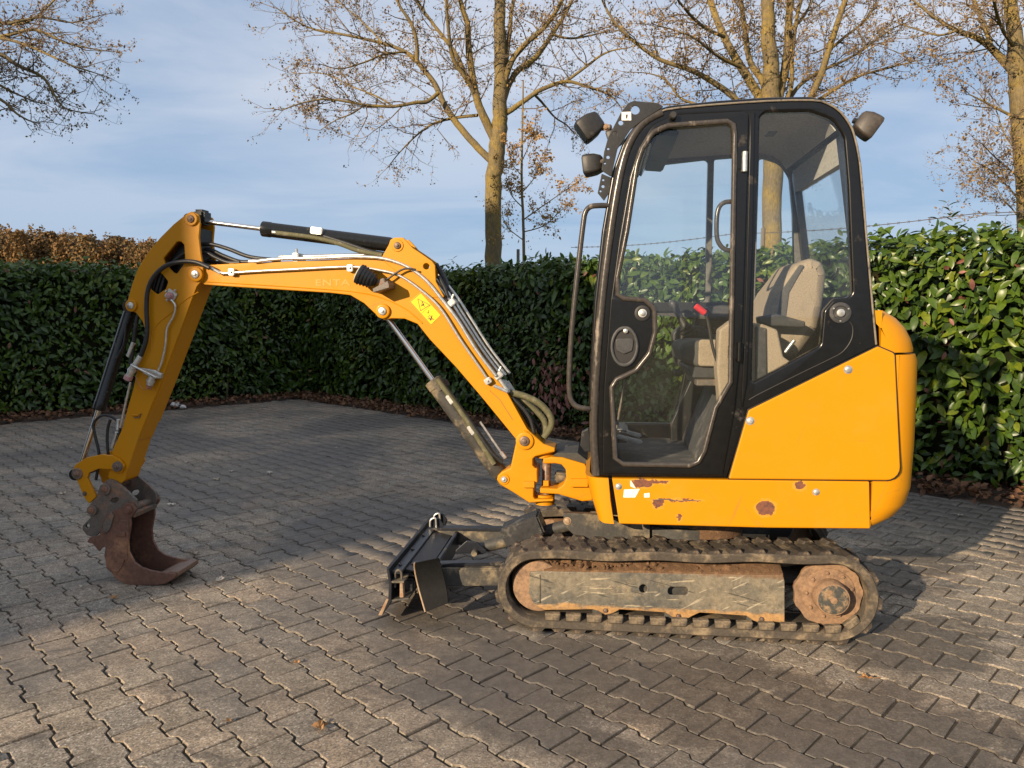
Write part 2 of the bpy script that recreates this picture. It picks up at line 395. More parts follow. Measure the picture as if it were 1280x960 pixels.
DEADL = leafmat('withered_leaf', [(.16, .06, .045), (.28, .11, .085), (.20, .10, .06)], .55, .15)
BROWNL = leafmat('brown_leaf', [(.085, .040, .022), (.16, .075, .035), (.24, .12, .055)], .8, .1)
TREEL = leafmat('dry_tree_leaf', [(.13, .085, .06), (.26, .17, .085), (.42, .27, .08)], .7, .3)
GOLDL = leafmat('golden_leaf', [(.28, .16, .05), (.42, .25, .07), (.50, .30, .09)], .7, .35)
WOODL = leafmat('autumn_wood_leaf', [(.11, .08, .045), (.18, .112, .045), (.24, .13, .042), (.145, .112, .055)], .9, .2)
FALL = leafmat('fallen_leaf', [(.34, .17, .06), (.46, .26, .11), (.42, .22, .08)], .7, .1, False)
FALLP = leafmat('pale_fallen_leaf', [(.50, .43, .33), (.42, .34, .24), (.56, .50, .42)], .7, .1, False)
def barkmat(name, a, b, c):
    m = M(name, a, .9); m.mixc(m.ramp(m.noise(2.2, 6, .65, vec=m.pos()), .42, .62), b)
    m.mixc(m.ramp(m.noise(14, 6, .7, vec=m.pos()), .55, .7, 0, .8), c)
    m.scale(m.ramp(m.noise(40, 5, .7, vec=m.pos(), sc3=(1, 1, .3)), .3, .7, .65, 1.2)); m.bump(m.noise(35, 5, .7, vec=m.pos(), sc3=(1, 1, .25)), .02, .8)
    return m.done()
BARK = barkmat('lichen_bark', (.165, .125, .060), (.235, .165, .045), (.085, .072, .050))
TWIG = M('twig_bark', (.15, .108, .066), .9).done()
LIPM = dirty('worn_steel_lip', (.25, .16, .11), (.20, .09, .05), .45, .5, .35, scale=22, fine=90)
BRICK = M('brick_wall', (.22, .10, .07), .9).done()
ROOFM = M('roof_tiles', (.07, .06, .06), .8).done()
STONE = M('pale_stone', (.55, .53, .50), .8).done()
POSTM = M('weathered_post', (.16, .13, .10), .9).done()
WIREM = M('rusty_wire', (.12, .10, .09), .7, .4).done()
# ---------------------------------------------------------------- ground, soil, paving
rng = np.random.default_rng(11)
random.seed(5)
S2 = math.sqrt(.5)
HR, HL = 9.72, 17.15             # feet of the hedges: x + y = HR (right one), y - x = HL (left one)
def quad(name, pts, z, mat, kind='structure'):
    o = mesh_np(name, [(p[0], p[1], z) for p in pts], np.array([[0, 1, 2, 3]]), mat); return tag(o, kind=kind)
quad('ground', [(-1500, -1500), (1500, -1500), (1500, 1500), (-1500, 1500)], -.08, GROUND)
paving = quad('paving', [(-16, -6), (9, -6), (12, HR - 12 + 1.2), (-5.6, 19)], -.0085, JOINT)
# soil strip under both hedges, slightly heaped
def strip(name, p0, p1, nrm, w0, w1, mat):
    n, k = 120, 9; p0, p1, nrm = map(np.array, (p0, p1, nrm)); V = []
    for i in range(n + 1):
        for j in range(k + 1):
            q = p0 + (p1 - p0) * i / n + nrm * (w0 + (w1 - w0) * j / k)
            V.append((q[0] + rng.normal(0, .015), q[1] + rng.normal(0, .015), -.004 + (.045 * min(j, 3) / 3 + rng.uniform(0, .02) if j else 0)))
    F = [[i * (k + 1) + j, (i + 1) * (k + 1) + j, (i + 1) * (k + 1) + j + 1, i * (k + 1) + j + 1] for i in range(n) for j in range(k)]
    o = mesh_np(name, V, np.array(F), mat, sm=80); return tag(o, kind='structure')
CORN = ((HR - HL) / 2, (HR + HL) / 2)
strip('soil', (7.5, HR - 7.5), CORN, (S2, S2), -.34, 1.9, SOIL)
strip('soil', CORN, (CORN[0] - 7, CORN[1] - 7), (-S2, S2), -.40, 1.9, SOIL)

# pavers: double-T concrete stones in running bond, rows parallel to the right hedge
A_, WID, NAR, G_ = .1, .0812, .0612, .0042
PROF = [(-A_ + G_, WID), (-.061, WID), (-.041, NAR), (.041, NAR), (.061, WID), (A_ - G_, WID)]
def paver_outline(inset=0.0):
    up = [(x * (1 - inset / A_), w - G_ - inset) for x, w in PROF]
    return [(x, w) for x, w in up] + [(x, -w) for x, w in reversed(up)]
def paver_template(rs):
    o0 = np.array(paver_outline(0)); o1 = np.array(paver_outline(.0026)); n = len(o0)
    o1 = o1 + rs.normal(0, .0009, o1.shape); o0 = o0 + rs.normal(0, .0012, o0.shape)
    V = [(x, y, -.045) for x, y in o0] + [(x, y, -.0035) for x, y in o0] + [(x, y, 0) for x, y in o1]
    Q = []
    for i in range(n):
        j = (i + 1) % n
        Q += [(j, i, n + i, n + j), (n + j, n + i, 2 * n + i, 2 * n + j)]
    t = 2 * n   # top face as five quads down the stone
    Q += [(t + i, t + 11 - i, t + 10 - i, t + i + 1) for i in range(5)]
    return np.array(V), np.array(Q)
TEMPL = [paver_template(np.random.default_rng(40 + i)) for i in range(10)]
UX = np.array((S2, -S2)); UY = np.array((S2, S2)); ROT = -math.pi / 4
cells = []
for j in range(-40, 70):
    q = j * .1424
    if q > HR * S2 - .30: continue
    for i in range(-110, 80):
        p = (i + .5 * (j % 2)) * .2
        c = UX * p + UY * q
        if c[1] - c[0] > HL - .52 or c[1] < .7: continue
        if abs(c[0]) > .74 * c[1] + 3.4: continue
        cells.append((c[0], c[1]))
cells = np.array(cells)
N = len(cells)
zof = rng.normal(0, .0016, N) + .0025 * np.sin(cells[:, 0] * 1.7) * np.sin(cells[:, 1] * 1.3)
tilt = rng.normal(0, .007, (N, 2)); yaw = ROT + rng.normal(0, .008, N); tone = rng.random(N); which = rng.integers(0, 10, N)
flip = rng.integers(0, 2, N) * math.pi
d = cells[:, 1] * CP + CAM_H * SP; u, v = project(np.c_[cells, np.zeros(N)])
area = 1.0 / d ** 3
vis = (u > -25) & (u < 1305) & (v < 985) & ~((u > 640) & (u < 1100) & (v < 790) & (v > 700)) & ~((u > 480) & (u < 640) & (v < 745) & (v > 660))
order = np.argsort(-(area * vis)); near = set(order[:298].tolist())
PMESH = []
for V, Q in TEMPL:
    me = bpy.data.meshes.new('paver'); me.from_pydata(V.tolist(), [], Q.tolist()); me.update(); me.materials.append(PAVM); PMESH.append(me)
for k in sorted(near):
    o = bpy.data.objects.new('paver', PMESH[which[k]]); COL.objects.link(o); o.parent = paving
    o.location = (cells[k, 0], cells[k, 1], zof[k]); o.rotation_euler = (tilt[k, 0], tilt[k, 1], yaw[k] + flip[k])
VV, QQ, TT, off = [], [], [], 0
for k in range(N):
    if k in near: continue
    V, Q = TEMPL[which[k]]
    c, s = math.cos(yaw[k] + flip[k]), math.sin(yaw[k] + flip[k])
    x = V[:, 0] * c - V[:, 1] * s; y = V[:, 0] * s + V[:, 1] * c
    VV.append(np.c_[x + cells[k, 0], y + cells[k, 1], V[:, 2] + zof[k] + x * tilt[k, 1] + y * tilt[k, 0]])
    QQ.append(Q + off); off += len(V); TT.append(np.full(len(Q), tone[k]))
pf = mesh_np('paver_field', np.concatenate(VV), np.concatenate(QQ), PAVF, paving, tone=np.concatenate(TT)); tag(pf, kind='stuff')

# ---------------------------------------------------------------- leaves
def leaf_template(L, Wd, fold=.25, curl=.18, n=4):
    """a folded, arched leaf blade along +x, 2 x n quads"""
    V = []
    for i in range(n + 1):
        t = i / n; w = Wd * .5 * (math.sin(math.pi * min(1, t * .92 + .06)) ** .75 if 0 < i < n else (.10 if i == 0 else .04))
        x = L * t; z = -curl * L * t * t
        V += [(x, -w, z + fold * w), (x, 0, z), (x, w, z + fold * w)]
    Q = []
    for i in range(n):
        a = 3 * i
        Q += [(a, a + 3, a + 4, a + 1), (a + 1, a + 4, a + 5, a + 2)]
    return np.array(V), np.array(Q)
def frames(nrm, ax):
    nrm = nrm / np.linalg.norm(nrm, axis=1, keepdims=True)
    ax = ax - nrm * np.sum(ax * nrm, 1, keepdims=True); ax /= np.maximum(np.linalg.norm(ax, axis=1, keepdims=True), 1e-6)
    return np.stack([ax, np.cross(nrm, ax), nrm], axis=1)     # rows are local axes
def scatter(tem, pos, fr, scl):
    V, Q = tem; n = len(pos)
    W_ = np.einsum('vk,nkd->nvd', V, fr) * scl[:, None, None] + pos[:, None, :]
    F = (Q[None] + (np.arange(n) * len(V))[:, None, None]).reshape(-1, Q.shape[1])
    return W_.reshape(-1, 3), F
def foliage(name, tems, pos, nrm, ax, scl, tone, mat, parent=None):
    fr = frames(nrm, ax); k = rng.integers(0, len(tems), len(pos)); VV, FF, TT, off = [], [], [], 0
    for i, t in enumerate(tems):
        s = k == i
        if not s.any(): continue
        V, F = scatter(t, pos[s], fr[s], scl[s]); VV.append(V); FF.append(F + off); off += len(V); TT.append(np.repeat(tone[s], len(t[1])))
    o = mesh_np(name, np.concatenate(VV), np.concatenate(FF), mat, parent, sm=70, tone=np.concatenate(TT)); return tag(o, kind='stuff')
LT = [leaf_template(.108, .047, .26, .26), leaf_template(.098, .044, .38, .08), leaf_template(.116, .050, .18, .40), leaf_template(.090, .042, .32, .16)]

# ---------------------------------------------------------------- hedges
HH = 2.10
def bumpy(a, b, seed):
    r_ = np.random.default_rng(seed); s = 0
    for k in range(7):
        f = 1.4 * 1.5 ** k; s = s + np.sin(a * f * r_.uniform(.7, 1.3) + r_.uniform(0, 6) + 1.3 * np.sin(b * f * .6)) * np.sin(b * f * r_.uniform(.7, 1.3) + r_.uniform(0, 6)) / 1.35 ** k
    return s
def hedge(name, label, p0, p1, nrm, dens, seed, top_h, single=0):
    """p0 -> p1 is the foot of the face, nrm points away from the yard"""
    p0, p1, nrm = (np.array(q, float) for q in (p0, p1, nrm)); L = np.linalg.norm(p1 - p0); al = (p1 - p0) / L
    r_ = np.random.default_rng(seed)
    root = empty(name, (*(p0 + p1) * .5 + nrm * .6, 0)); base = root.location.copy()
    tag(root, label, 'hedge', 'cherry laurel hedges round the yard')
    out3 = np.array((-nrm[0], -nrm[1], 0.0)); al3 = np.array((al[0], al[1], 0.0))
    # twiggy dark core
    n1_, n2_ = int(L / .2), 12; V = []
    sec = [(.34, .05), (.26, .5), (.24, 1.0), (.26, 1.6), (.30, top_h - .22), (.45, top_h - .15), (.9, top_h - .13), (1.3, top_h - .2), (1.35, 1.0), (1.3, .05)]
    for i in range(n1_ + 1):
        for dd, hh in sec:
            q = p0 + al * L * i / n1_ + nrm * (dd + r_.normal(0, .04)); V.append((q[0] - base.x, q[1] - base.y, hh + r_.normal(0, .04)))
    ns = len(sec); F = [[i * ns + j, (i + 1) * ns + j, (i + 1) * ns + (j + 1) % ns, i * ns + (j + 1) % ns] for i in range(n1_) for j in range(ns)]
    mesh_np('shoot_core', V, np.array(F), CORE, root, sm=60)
    # face leaves
    n = int(L * top_h * dens); a = r_.uniform(0, L, n); h = top_h * r_.uniform(.035, 1.0, n) ** .95
    lay = r_.random(n) ** 1.5 * .30; b = bumpy(a, h, seed)
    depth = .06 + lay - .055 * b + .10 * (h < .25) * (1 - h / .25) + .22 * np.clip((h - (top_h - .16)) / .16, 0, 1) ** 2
    P_ = p0[None] + al[None] * a[:, None] + nrm[None] * depth[:, None]
    pos = np.c_[P_ - np.array((base.x, base.y)), h]
    shoot = bumpy(a * 2.1, h * 2.1, seed + 3); ang = .9 * shoot + r_.normal(0, .75, n)
    nr = out3 * 1.0 + np.array((0, 0, .55)) + r_.normal(0, .52, (n, 3))
    ax = al3 * np.sin(ang)[:, None] * 1.1 + np.array((0, 0, -.55)) + out3 * .55 + r_.normal(0, .45, (n, 3))
    up = r_.random(n) < .16; ax[up, 2] += 1.5
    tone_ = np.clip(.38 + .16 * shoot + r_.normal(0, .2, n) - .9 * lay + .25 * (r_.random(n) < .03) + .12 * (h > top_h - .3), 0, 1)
    sc = r_.uniform(.62, 1.15, n) * np.clip(1 + .22 * bumpy(a * .7, h * .9, seed + 5), .7, 1.4)
    # top leaves and upright shoots
    nt_ = int(L * dens * .62); a2 = r_.uniform(0, L, nt_); d2 = .06 + r_.random(nt_) * 1.2
    P2 = p0[None] + al[None] * a2[:, None] + nrm[None] * d2[:, None]
    z2 = top_h - .10 + .055 * bumpy(a2, d2, seed + 8) + r_.normal(0, .05, nt_)
    pos2 = np.c_[P2 - np.array((base.x, base.y)), z2]; nr2 = np.array((0, 0, 1.0)) + out3 * .3 + r_.normal(0, .6, (nt_, 3)); ax2 = r_.normal(0, 1, (nt_, 3)) + np.array((0, 0, .6))
    ng = int(L * 7); ga = r_.uniform(0, L, ng); gd = r_.uniform(.02, .7, ng); gl = r_.gamma(2.0, .045, ng) + .02; P3, N3, A3 = [], [], []
    for q in range(ng):
        c0 = p0 + al * ga[q] + nrm * gd[q]; m_ = 5 + int(gl[q] * 20); lean = r_.normal(0, .25, 2)
        for w in range(m_):
            t = w / m_; th_ = w * 2.4 + q
            P3.append((c0[0] - base.x + lean[0] * gl[q] * t, c0[1] - base.y + lean[1] * gl[q] * t, top_h - .10 + gl[q] * t))
            A3.append((math.cos(th_) * .65, math.sin(th_) * .65, .5 + .6 * t)); N3.append((-math.cos(th_) * .6, -math.sin(th_) * .6, .9))
    P3, N3, A3 = map(np.array, (P3, N3, A3)); n3 = len(P3)
    pos = np.concatenate([pos, pos2, P3]); nr = np.concatenate([nr, nr2, N3 + r_.normal(0, .15, (n3, 3))]); ax = np.concatenate([ax, ax2, A3])
    tone_ = np.concatenate([tone_, np.clip(r_.normal(.5, .2, nt_), 0, 1), np.clip(r_.normal(.62, .2, n3), 0, 1)]); sc = np.concatenate([sc, r_.uniform(.75, 1.2, nt_), r_.uniform(.6, 1.0, n3)])
    keep = np.ones(len(pos), bool)
    if single:
        wp = pos + np.array((base.x, base.y, 0)); dd = wp[:, 1]; uu, vv_ = project(wp); face = np.concatenate([lay < .10, np.zeros(nt_, bool), np.ones(n3, bool)])
        ok = face & (uu > 1150) & (uu < 1272) & (vv_ > 250) & (vv_ < 640) | face & (uu > 1098) & (uu <= 1150) & (vv_ > 250) & (vv_ < 370)
        nn = nr / np.linalg.norm(nr, axis=1, keepdims=True); facing = np.abs(nn[:, 1] * .85 + nn[:, 0] * .5)
        pick = np.argsort(-(ok * (facing + .2) * sc / dd ** 2))[:single]; keep[pick] = False
        fr = frames(nr, ax); tm = []
        for V, Q in LT:
            me = bpy.data.meshes.new('leaf'); me.from_pydata(V.tolist(), [], Q.tolist()); me.update(); smooth(me, 70); me.materials.append(LAURELP); tm.append(me)
        for k in pick:
            o = bpy.data.objects.new('leaf', tm[int(k) % 4]); COL.objects.link(o); o.parent = root
            o.matrix_local = Matrix.LocRotScale(Vector(pos[k]), Matrix(fr[k].T.tolist()).to_quaternion(), Vector((sc[k],) * 3))
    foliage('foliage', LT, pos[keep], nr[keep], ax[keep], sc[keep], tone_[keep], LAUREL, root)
    # a few brown and yellowed leaves caught in the face
    nd = int(L * 9); ad, hd_ = r_.uniform(0, L, nd), top_h * r_.random(nd) ** .8; cl_ = r_.integers(0, max(2, nd // 5), nd); ad = np.where(r_.random(nd) < .6, ad[cl_] + r_.normal(0, .06, nd), ad); hd_ = np.where(r_.random(nd) < .6, hd_[cl_] + r_.normal(0, .06, nd), hd_)
    hd_ = np.clip(hd_, .05, top_h - .1); Pd = p0[None] + al[None] * np.clip(ad, 0, L)[:, None] + nrm[None] * (.04 - .055 * bumpy(ad, hd_, seed) + r_.uniform(-.01, .05, nd))[:, None]
    foliage('dead_leaves', LT, np.c_[Pd - np.array((base.x, base.y)), hd_], out3 + r_.normal(0, .6, (nd, 3)), r_.normal(0, .6, (nd, 3)) + np.array((0, 0, -.8)), r_.uniform(.5, .95, nd), r_.random(nd), DEADL, root)
    # woody stems at the foot
    bm = bmesh.new()
    for i in range(int(L / .28)):
        q = p0 + al * (i * .28 + r_.uniform(0, .2)) + nrm * r_.uniform(.3, .55); b0 = Vector((q[0] - base.x, q[1] - base.y, -.02)); b1 = b0 + Vector((r_.normal(0, .12), r_.normal(0, .12), .7))
        tube_bm(bm, [b0, b0.lerp(b1, .5) + Vector((r_.normal(0, .03), r_.normal(0, .03), 0)), b1], [.020, .016, .010], 5)
    tag(bm_obj('stem', bm, TWIG, root), kind='stuff')
    return root
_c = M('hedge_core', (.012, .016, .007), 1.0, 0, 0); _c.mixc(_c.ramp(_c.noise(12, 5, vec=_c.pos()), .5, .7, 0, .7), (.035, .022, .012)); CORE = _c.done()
def tube_bm(bm, pts, rad, n=6, cap=True):
    """a tapered tube through points"""
    rings = []; pts = [Vector(p) for p in pts]; up = None
    for i, p in enumerate(pts):
        t = (pts[min(i + 1, len(pts) - 1)] - pts[max(i - 1, 0)]).normalized()
        if up is None: up = Vector((0, 0, 1)) if abs(t.z) < .9 else Vector((1, 0, 0))
        a = t.cross(up).normalized(); b = a.cross(t).normalized(); up = b
        rings.append([bm.verts.new(p + (a * math.cos(2 * math.pi * k / n) + b * math.sin(2 * math.pi * k / n)) * rad[i]) for k in range(n)])
    for r0, r1 in zip(rings, rings[1:]):
        for k in range(n): bm.faces.new((r0[k], r0[(k + 1) % n], r1[(k + 1) % n], r1[k]))
    if cap and n > 2:
        bm.faces.new(rings[0]); bm.faces.new(list(reversed(rings[-1])))
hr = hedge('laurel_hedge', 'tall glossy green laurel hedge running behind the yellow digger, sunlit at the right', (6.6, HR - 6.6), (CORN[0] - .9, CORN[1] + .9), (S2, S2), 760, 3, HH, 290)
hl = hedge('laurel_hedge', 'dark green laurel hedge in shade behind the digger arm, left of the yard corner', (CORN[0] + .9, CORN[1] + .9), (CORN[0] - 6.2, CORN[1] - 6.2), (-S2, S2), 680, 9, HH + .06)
# withered twigs with reddish leaves in the right hedge behind the boom foot
n = 150; r_ = np.random.default_rng(77)
c0 = np.array(at(694, 492, HR / (1 + ray(694, 492)[0] / ray(694, 492)[1])))
pp = c0 + r_.normal(0, 1, (n, 3)) * np.array((.17, .17, .26)); pp[:, :2] += (-S2 * (0.0 + (pp[:, 0] + pp[:, 1] - HR) / 1.414))[:, None]; pp[:, :2] -= r_.uniform(-.06, .10, n)[:, None] * S2
foliage('withered_leaves', LT, pp - np.array(hr.location), np.array((-1, -1, .3)) + r_.normal(0, .5, (n, 3)), np.array((.0, -.2, -1.2)) + r_.normal(0, .4, (n, 3)), r_.uniform(.6, 1.0, n), r_.random(n), DEADL, hr)
# leaf litter along the foot of the hedges
LIT = [leaf_template(.07, .05, .4, .3, 3), leaf_template(.055, .045, .2, -.3, 3)]
def litter(name, p0, p1, nrm, n, seed):
    r_ = np.random.default_rng(seed); p0, p1, nrm = (np.array(q, float) for q in (p0, p1, nrm)); t = r_.random(n); q = p0 + (p1 - p0) * t[:, None] + nrm * (-.36 + r_.random(n) ** 1.2 * .8)[:, None]
    pos = np.c_[q, .035 + r_.random(n) * .06 * np.clip(.4 + (r_.random(n)), 0, 1)]
    o = foliage(name, LIT, pos, np.array((0, 0, 1.0)) + r_.normal(0, .55, (n, 3)), r_.normal(0, 1, (n, 3)), r_.uniform(.6, 1.2, n), r_.random(n), BROWNL)
    return o
litter('leaf_litter', (6.3, HR - 6.3), CORN, (S2, S2), 5200, 21)
litter('leaf_litter', CORN, (CORN[0] - 6, CORN[1] - 6), (-S2, S2), 2600, 22)
# ---------------------------------------------------------------- trees
def catmull(pts, m=4):
    P_ = [Vector(p) for p in pts]
    if len(P_) < 3: return P_
    out_ = []
    for i in range(len(P_) - 1):
        a, b, c, d_ = P_[max(i - 1, 0)], P_[i], P_[i + 1], P_[min(i + 2, len(P_) - 1)]
        for k in range(m):
            t = k / m
            out_.append(.5 * ((2 * b) + (c - a) * t + (2 * a - 5 * b + 4 * c - d_) * t * t + (3 * b - a - 3 * c + d_) * t ** 3))
    out_.append(P_[-1]); return out_
class Tubes:
    def __init__(s): s.V, s.F, s.o = [], [], 0
    def add(s, pts, rad, n):
        pts = np.array([tuple(p) for p in pts]); k = len(pts)
        t = np.gradient(pts, axis=0); t /= np.maximum(np.linalg.norm(t, axis=1, keepdims=True), 1e-9)
        ref = np.tile((0.31, 0.2, .93), (k, 1)); a = np.cross(t, ref); a /= np.maximum(np.linalg.norm(a, axis=1, keepdims=True), 1e-6); b = np.cross(a, t)
        th_ = np.arange(n) * 2 * math.pi / n; rad = np.asarray(rad)
        V = pts[:, None] + (a[:, None] * np.cos(th_)[None, :, None] + b[:, None] * np.sin(th_)[None, :, None]) * rad[:, None, None]
        s.V.append(V.reshape(-1, 3)); i, j = np.meshgrid(np.arange(k - 1), np.arange(n), indexing='ij'); j2 = (j + 1) % n
        s.F.append((np.stack([i * n + j, i * n + j2, (i + 1) * n + j2, (i + 1) * n + j], -1)).reshape(-1, 4) + s.o); s.o += k * n
    def build(s, name, mat, parent, sm=60): return mesh_np(name, np.concatenate(s.V), np.concatenate(s.F), mat, parent, sm)
TL = [leaf_template(.075, .050, .5, .5, 2), leaf_template(.06, .045, -.4, .4, 2), leaf_template(.05, .03, .5, -.4, 2)]
def tree(name, label, Y, trunk, limbs, seed, leafmat_=None, leaf_n=1.0, twig_step=.20, extra=None, spread=1.0, cat='tree', group=None, lr=1.0, tl=1.0):
    """trunk / limbs: surveyed (u, v, radius_px[, dy]) polylines at distance Y"""
    r_ = random.Random(seed); pxm = Y / FPX
    base = at(trunk[0][0], trunk[0][1], Y); root = empty(name, (base.x, base.y, 0)); o = root.location.copy()
    tag(root, label, cat, group)
    tk, tw, lv = Tubes(), Tubes(), []
    def pt(q): p = at(q[0], q[1], Y + (q[3] if len(q) > 3 else 0)); return p - o
    tp = [pt(q) for q in trunk]; tr = [q[2] * pxm for q in trunk]
    tp = [Vector((tp[0].x, tp[0].y, -.05))] + tp; tr = [tr[0] * 1.25] + tr
    def put(T_, pts, rad, n):
        if n < 12: rad = [q * .80 for q in rad]
        sp = catmull(pts, 4); rr = np.interp(np.linspace(0, len(pts) - 1, len(sp)), range(len(pts)), rad)
        for i in range(1, len(sp) - 1): sp[i] = sp[i] + Vector((r_.gauss(0, .06), r_.gauss(0, .06), r_.gauss(0, .04))) * rr[i]
        T_.add(sp, rr, n); return sp, rr
    put(tk, tp, tr, 12)
    def leaves(p, k, s):
        for _ in range(k): lv.append((p.x + r_.gauss(0, s), p.y + r_.gauss(0, s), p.z + r_.gauss(0, s)))
    def twig(p, dirv, L, rad, lvl):
        n = 4 if lvl < 2 else 3; pts = [p]; dv = dirv.normalized(); rr = [rad]
        for i in range(n):
            dv = (dv + Vector((r_.gauss(0, .26), r_.gauss(0, .26), r_.gauss(.05, .22)))).normalized()
            pts.append(pts[-1] + dv * L / n); rr.append(max(rad * (1 - .8 * (i + 1) / n), .0016))
        tw.add(pts, rr, 4 if lvl == 0 else 3)
        if lvl < 2:
            m = max(2, int(L / (.14 if lvl else .20)))
            for q in range(m):
                t = (q + r_.random()) / m * n; i = min(int(t), n - 1); pp_ = pts[i].lerp(pts[i + 1], t - i)
                dd = (pts[i + 1] - pts[i]).normalized(); sd_ = Vector((r_.gauss(0, 1), r_.gauss(0, 1), r_.gauss(0, .8)))
                twig(pp_, dd * .75 + sd_ * .6, L * r_.uniform(.28, .52), rad * .5, lvl + 1)
        if lvl >= 1:
            for i in range(1, n + 1):
                if r_.random() < .40 * leaf_n * (1.9 if math.sin(pts[i].x * 2.1 + seed) * math.sin(pts[i].z * 1.9) > .1 else .75): leaves(pts[i], 2 + (r_.random() < .5 * leaf_n), .035)
    for lb in limbs:
        k = len(lb)
        dyt = lb[-1][3] if len(lb[-1]) > 3 else r_.uniform(-1.6, 1.6) * spread
        lb = [(q[0], q[1], q[2], (q[3] if len(q) > 3 else dyt * (i / max(1, k - 1)) ** 1.1)) for i, q in enumerate(lb)]
        sp, rr = put(tk, [pt(q) for q in lb], [q[2] * pxm for q in lb], 8)
        acc = 0.0; tot = sum((sp[i + 1] - sp[i]).length for i in range(len(sp) - 1)); run = 0
        for i in range(len(sp) - 1):
            seg = (sp[i + 1] - sp[i]); run += seg.length; acc += seg.length
            fr_ = run / tot
            while acc > twig_step * (1.3 - .75 * fr_):
                acc -= twig_step * (1.3 - .75 * fr_)
                if fr_ < .16: continue
                dd = seg.normalized(); sd_ = Vector((r_.gauss(0, 1), r_.gauss(0, 1), r_.gauss(.12, .9)))
                twig(sp[i].lerp(sp[i + 1], r_.random()), dd * .9 + sd_ * .75, r_.uniform(.7, 1.5) * (1.12 - .5 * fr_) * tl, min(rr[i] * .55, .016), 0)
        twig(sp[-1], sp[-1] - sp[-2], r_.uniform(.6, .95) * tl, rr[-1], 0)
    if extra:
        for q in extra:
            p = at(q[0], q[1], Y) - o
            for _ in range(q[2]): lv.append((p.x + r_.gauss(0, q[3]), p.y + r_.gauss(0, q[3]), p.z + r_.gauss(0, q[3] * 1.2)))
    tk.build('trunk', BARK, root); tag(tw.build('branches', TWIG, root), kind='stuff')
    if lv:
        lv = np.array(lv); nn = len(lv); g_ = np.random.default_rng(seed)
        foliage('leaves', TL, lv, g_.normal(0, 1, (nn, 3)), g_.normal(0, 1, (nn, 3)) + np.array((0, 0, -.8)), g_.uniform(.4, .92, nn) * lr, g_.random(nn), leafmat_ or TREEL, root)
    return root
GT = 'bare autumn trees behind the hedge'
tree('oak_tree', 'bare lichen-yellow tree beyond the hedge, in the gap between digger arm and cab', 17,
 [(617, 340, 10.5), (616, 280, 10), (618, 220, 10.2), (621, 190, 10.4), (624, 165, 10), (625, 140, 9), (626, 90, 8), (625, 54, 7.5), (625, 0, 6.5), (622, -90, 4)],
 [[(613, 200, 5.5), (593, 180, 5.5), (571, 154, 5), (553, 126, 4.6), (543, 104, 4.2), (521, 77, 3.6), (507, 65, 3.2), (478, 54, 2.6), (428, 43, 2), (385, 34, 1.5), (347, 11, .8)],
  [(521, 77, 3.2), (521, 54, 3), (514, 29, 2.6), (496, 0, 2), (480, -60, 1)],
  [(548, 116, 3.2), (534, 127, 3), (521, 128, 2.8), (492, 133, 2.5), (456, 131, 2.1), (410, 124, 1.5), (377, 129, 1.1), (352, 138, .7)],
  [(617, 172, 7), (604, 144, 6.5), (595, 119, 5.6), (586, 65, 5), (584, 29, 4.2), (575, 0, 3.5), (560, -60, 2)],
  [(598, 128, 4.4), (586, 101, 4), (568, 65, 3.4), (543, 32, 2.6), (521, 0, 2), (505, -40, 1)],
  [(600, 140, 4), (590, 110, 3.6), (566, 72, 3), (560, 30, 2.4), (556, -10, 1.8), (545, -60, 1)],
  [(628, 110, 5), (640, 76, 4.4), (658, 54, 4), (680, 35, 3.4), (697, 11, 3), (712, -20, 2), (735, -60, 1)],
  [(628, 130, 5), (643, 93, 4.6), (669, 72, 4.2), (690, 43, 3.6), (706, 18, 3), (717, -6, 2.4), (725, -50, 1.2)],
  [(630, 92, 4), (636, 50, 3.6), (640, 10, 3), (650, -40, 1.6)],
  [(632, 142, 4), (640, 137, 4), (658, 124, 3.6), (679, 111, 3.3), (708, 102, 2.7), (733, 108, 2), (762, 119, 1.5), (776, 134, .8)],
  [(706, 103, 2.4), (733, 83, 2), (750, 70, 1.6), (766, 63, 1.2), (785, 60, .7)],
  [(668, 118, 2), (680, 131, 1.8), (694, 147, 1.4), (708, 156, 1.1), (717, 166, .7)],
  [(597, 144, 2.6), (571, 147, 2.3), (543, 154, 1.9), (521, 169, 1.4), (500, 190, 1), (484, 210, .6)],
  [(492, 133, 1.6), (470, 120, 1.4), (440, 108, 1.1), (405, 92, .8), (375, 92, .5)],
  [(456, 131, 1.4), (440, 142, 1.2), (420, 150, .9), (400, 163, .5)],
  [(478, 54, 1.6), (462, 36, 1.4), (440, 16, 1.1), (420, 0, .7)],
  [(507, 65, 1.6), (480, 68, 1.5), (455, 78, 1.2), (425, 86, .8), (400, 80, .5)],
  [(690, 43, 2), (712, 48, 1.7), (740, 44, 1.2), (762, 38, .7)]],
 31, leaf_n=.85, group=GT, extra=[(655, 88, 90, .16), (640, 100, 60, .14), (640, 60, 30, .2), (610, 130, 30, .3), (618, 225, 50, .22), (620, 265, 30, .2), (475, 75, 40, .18)])
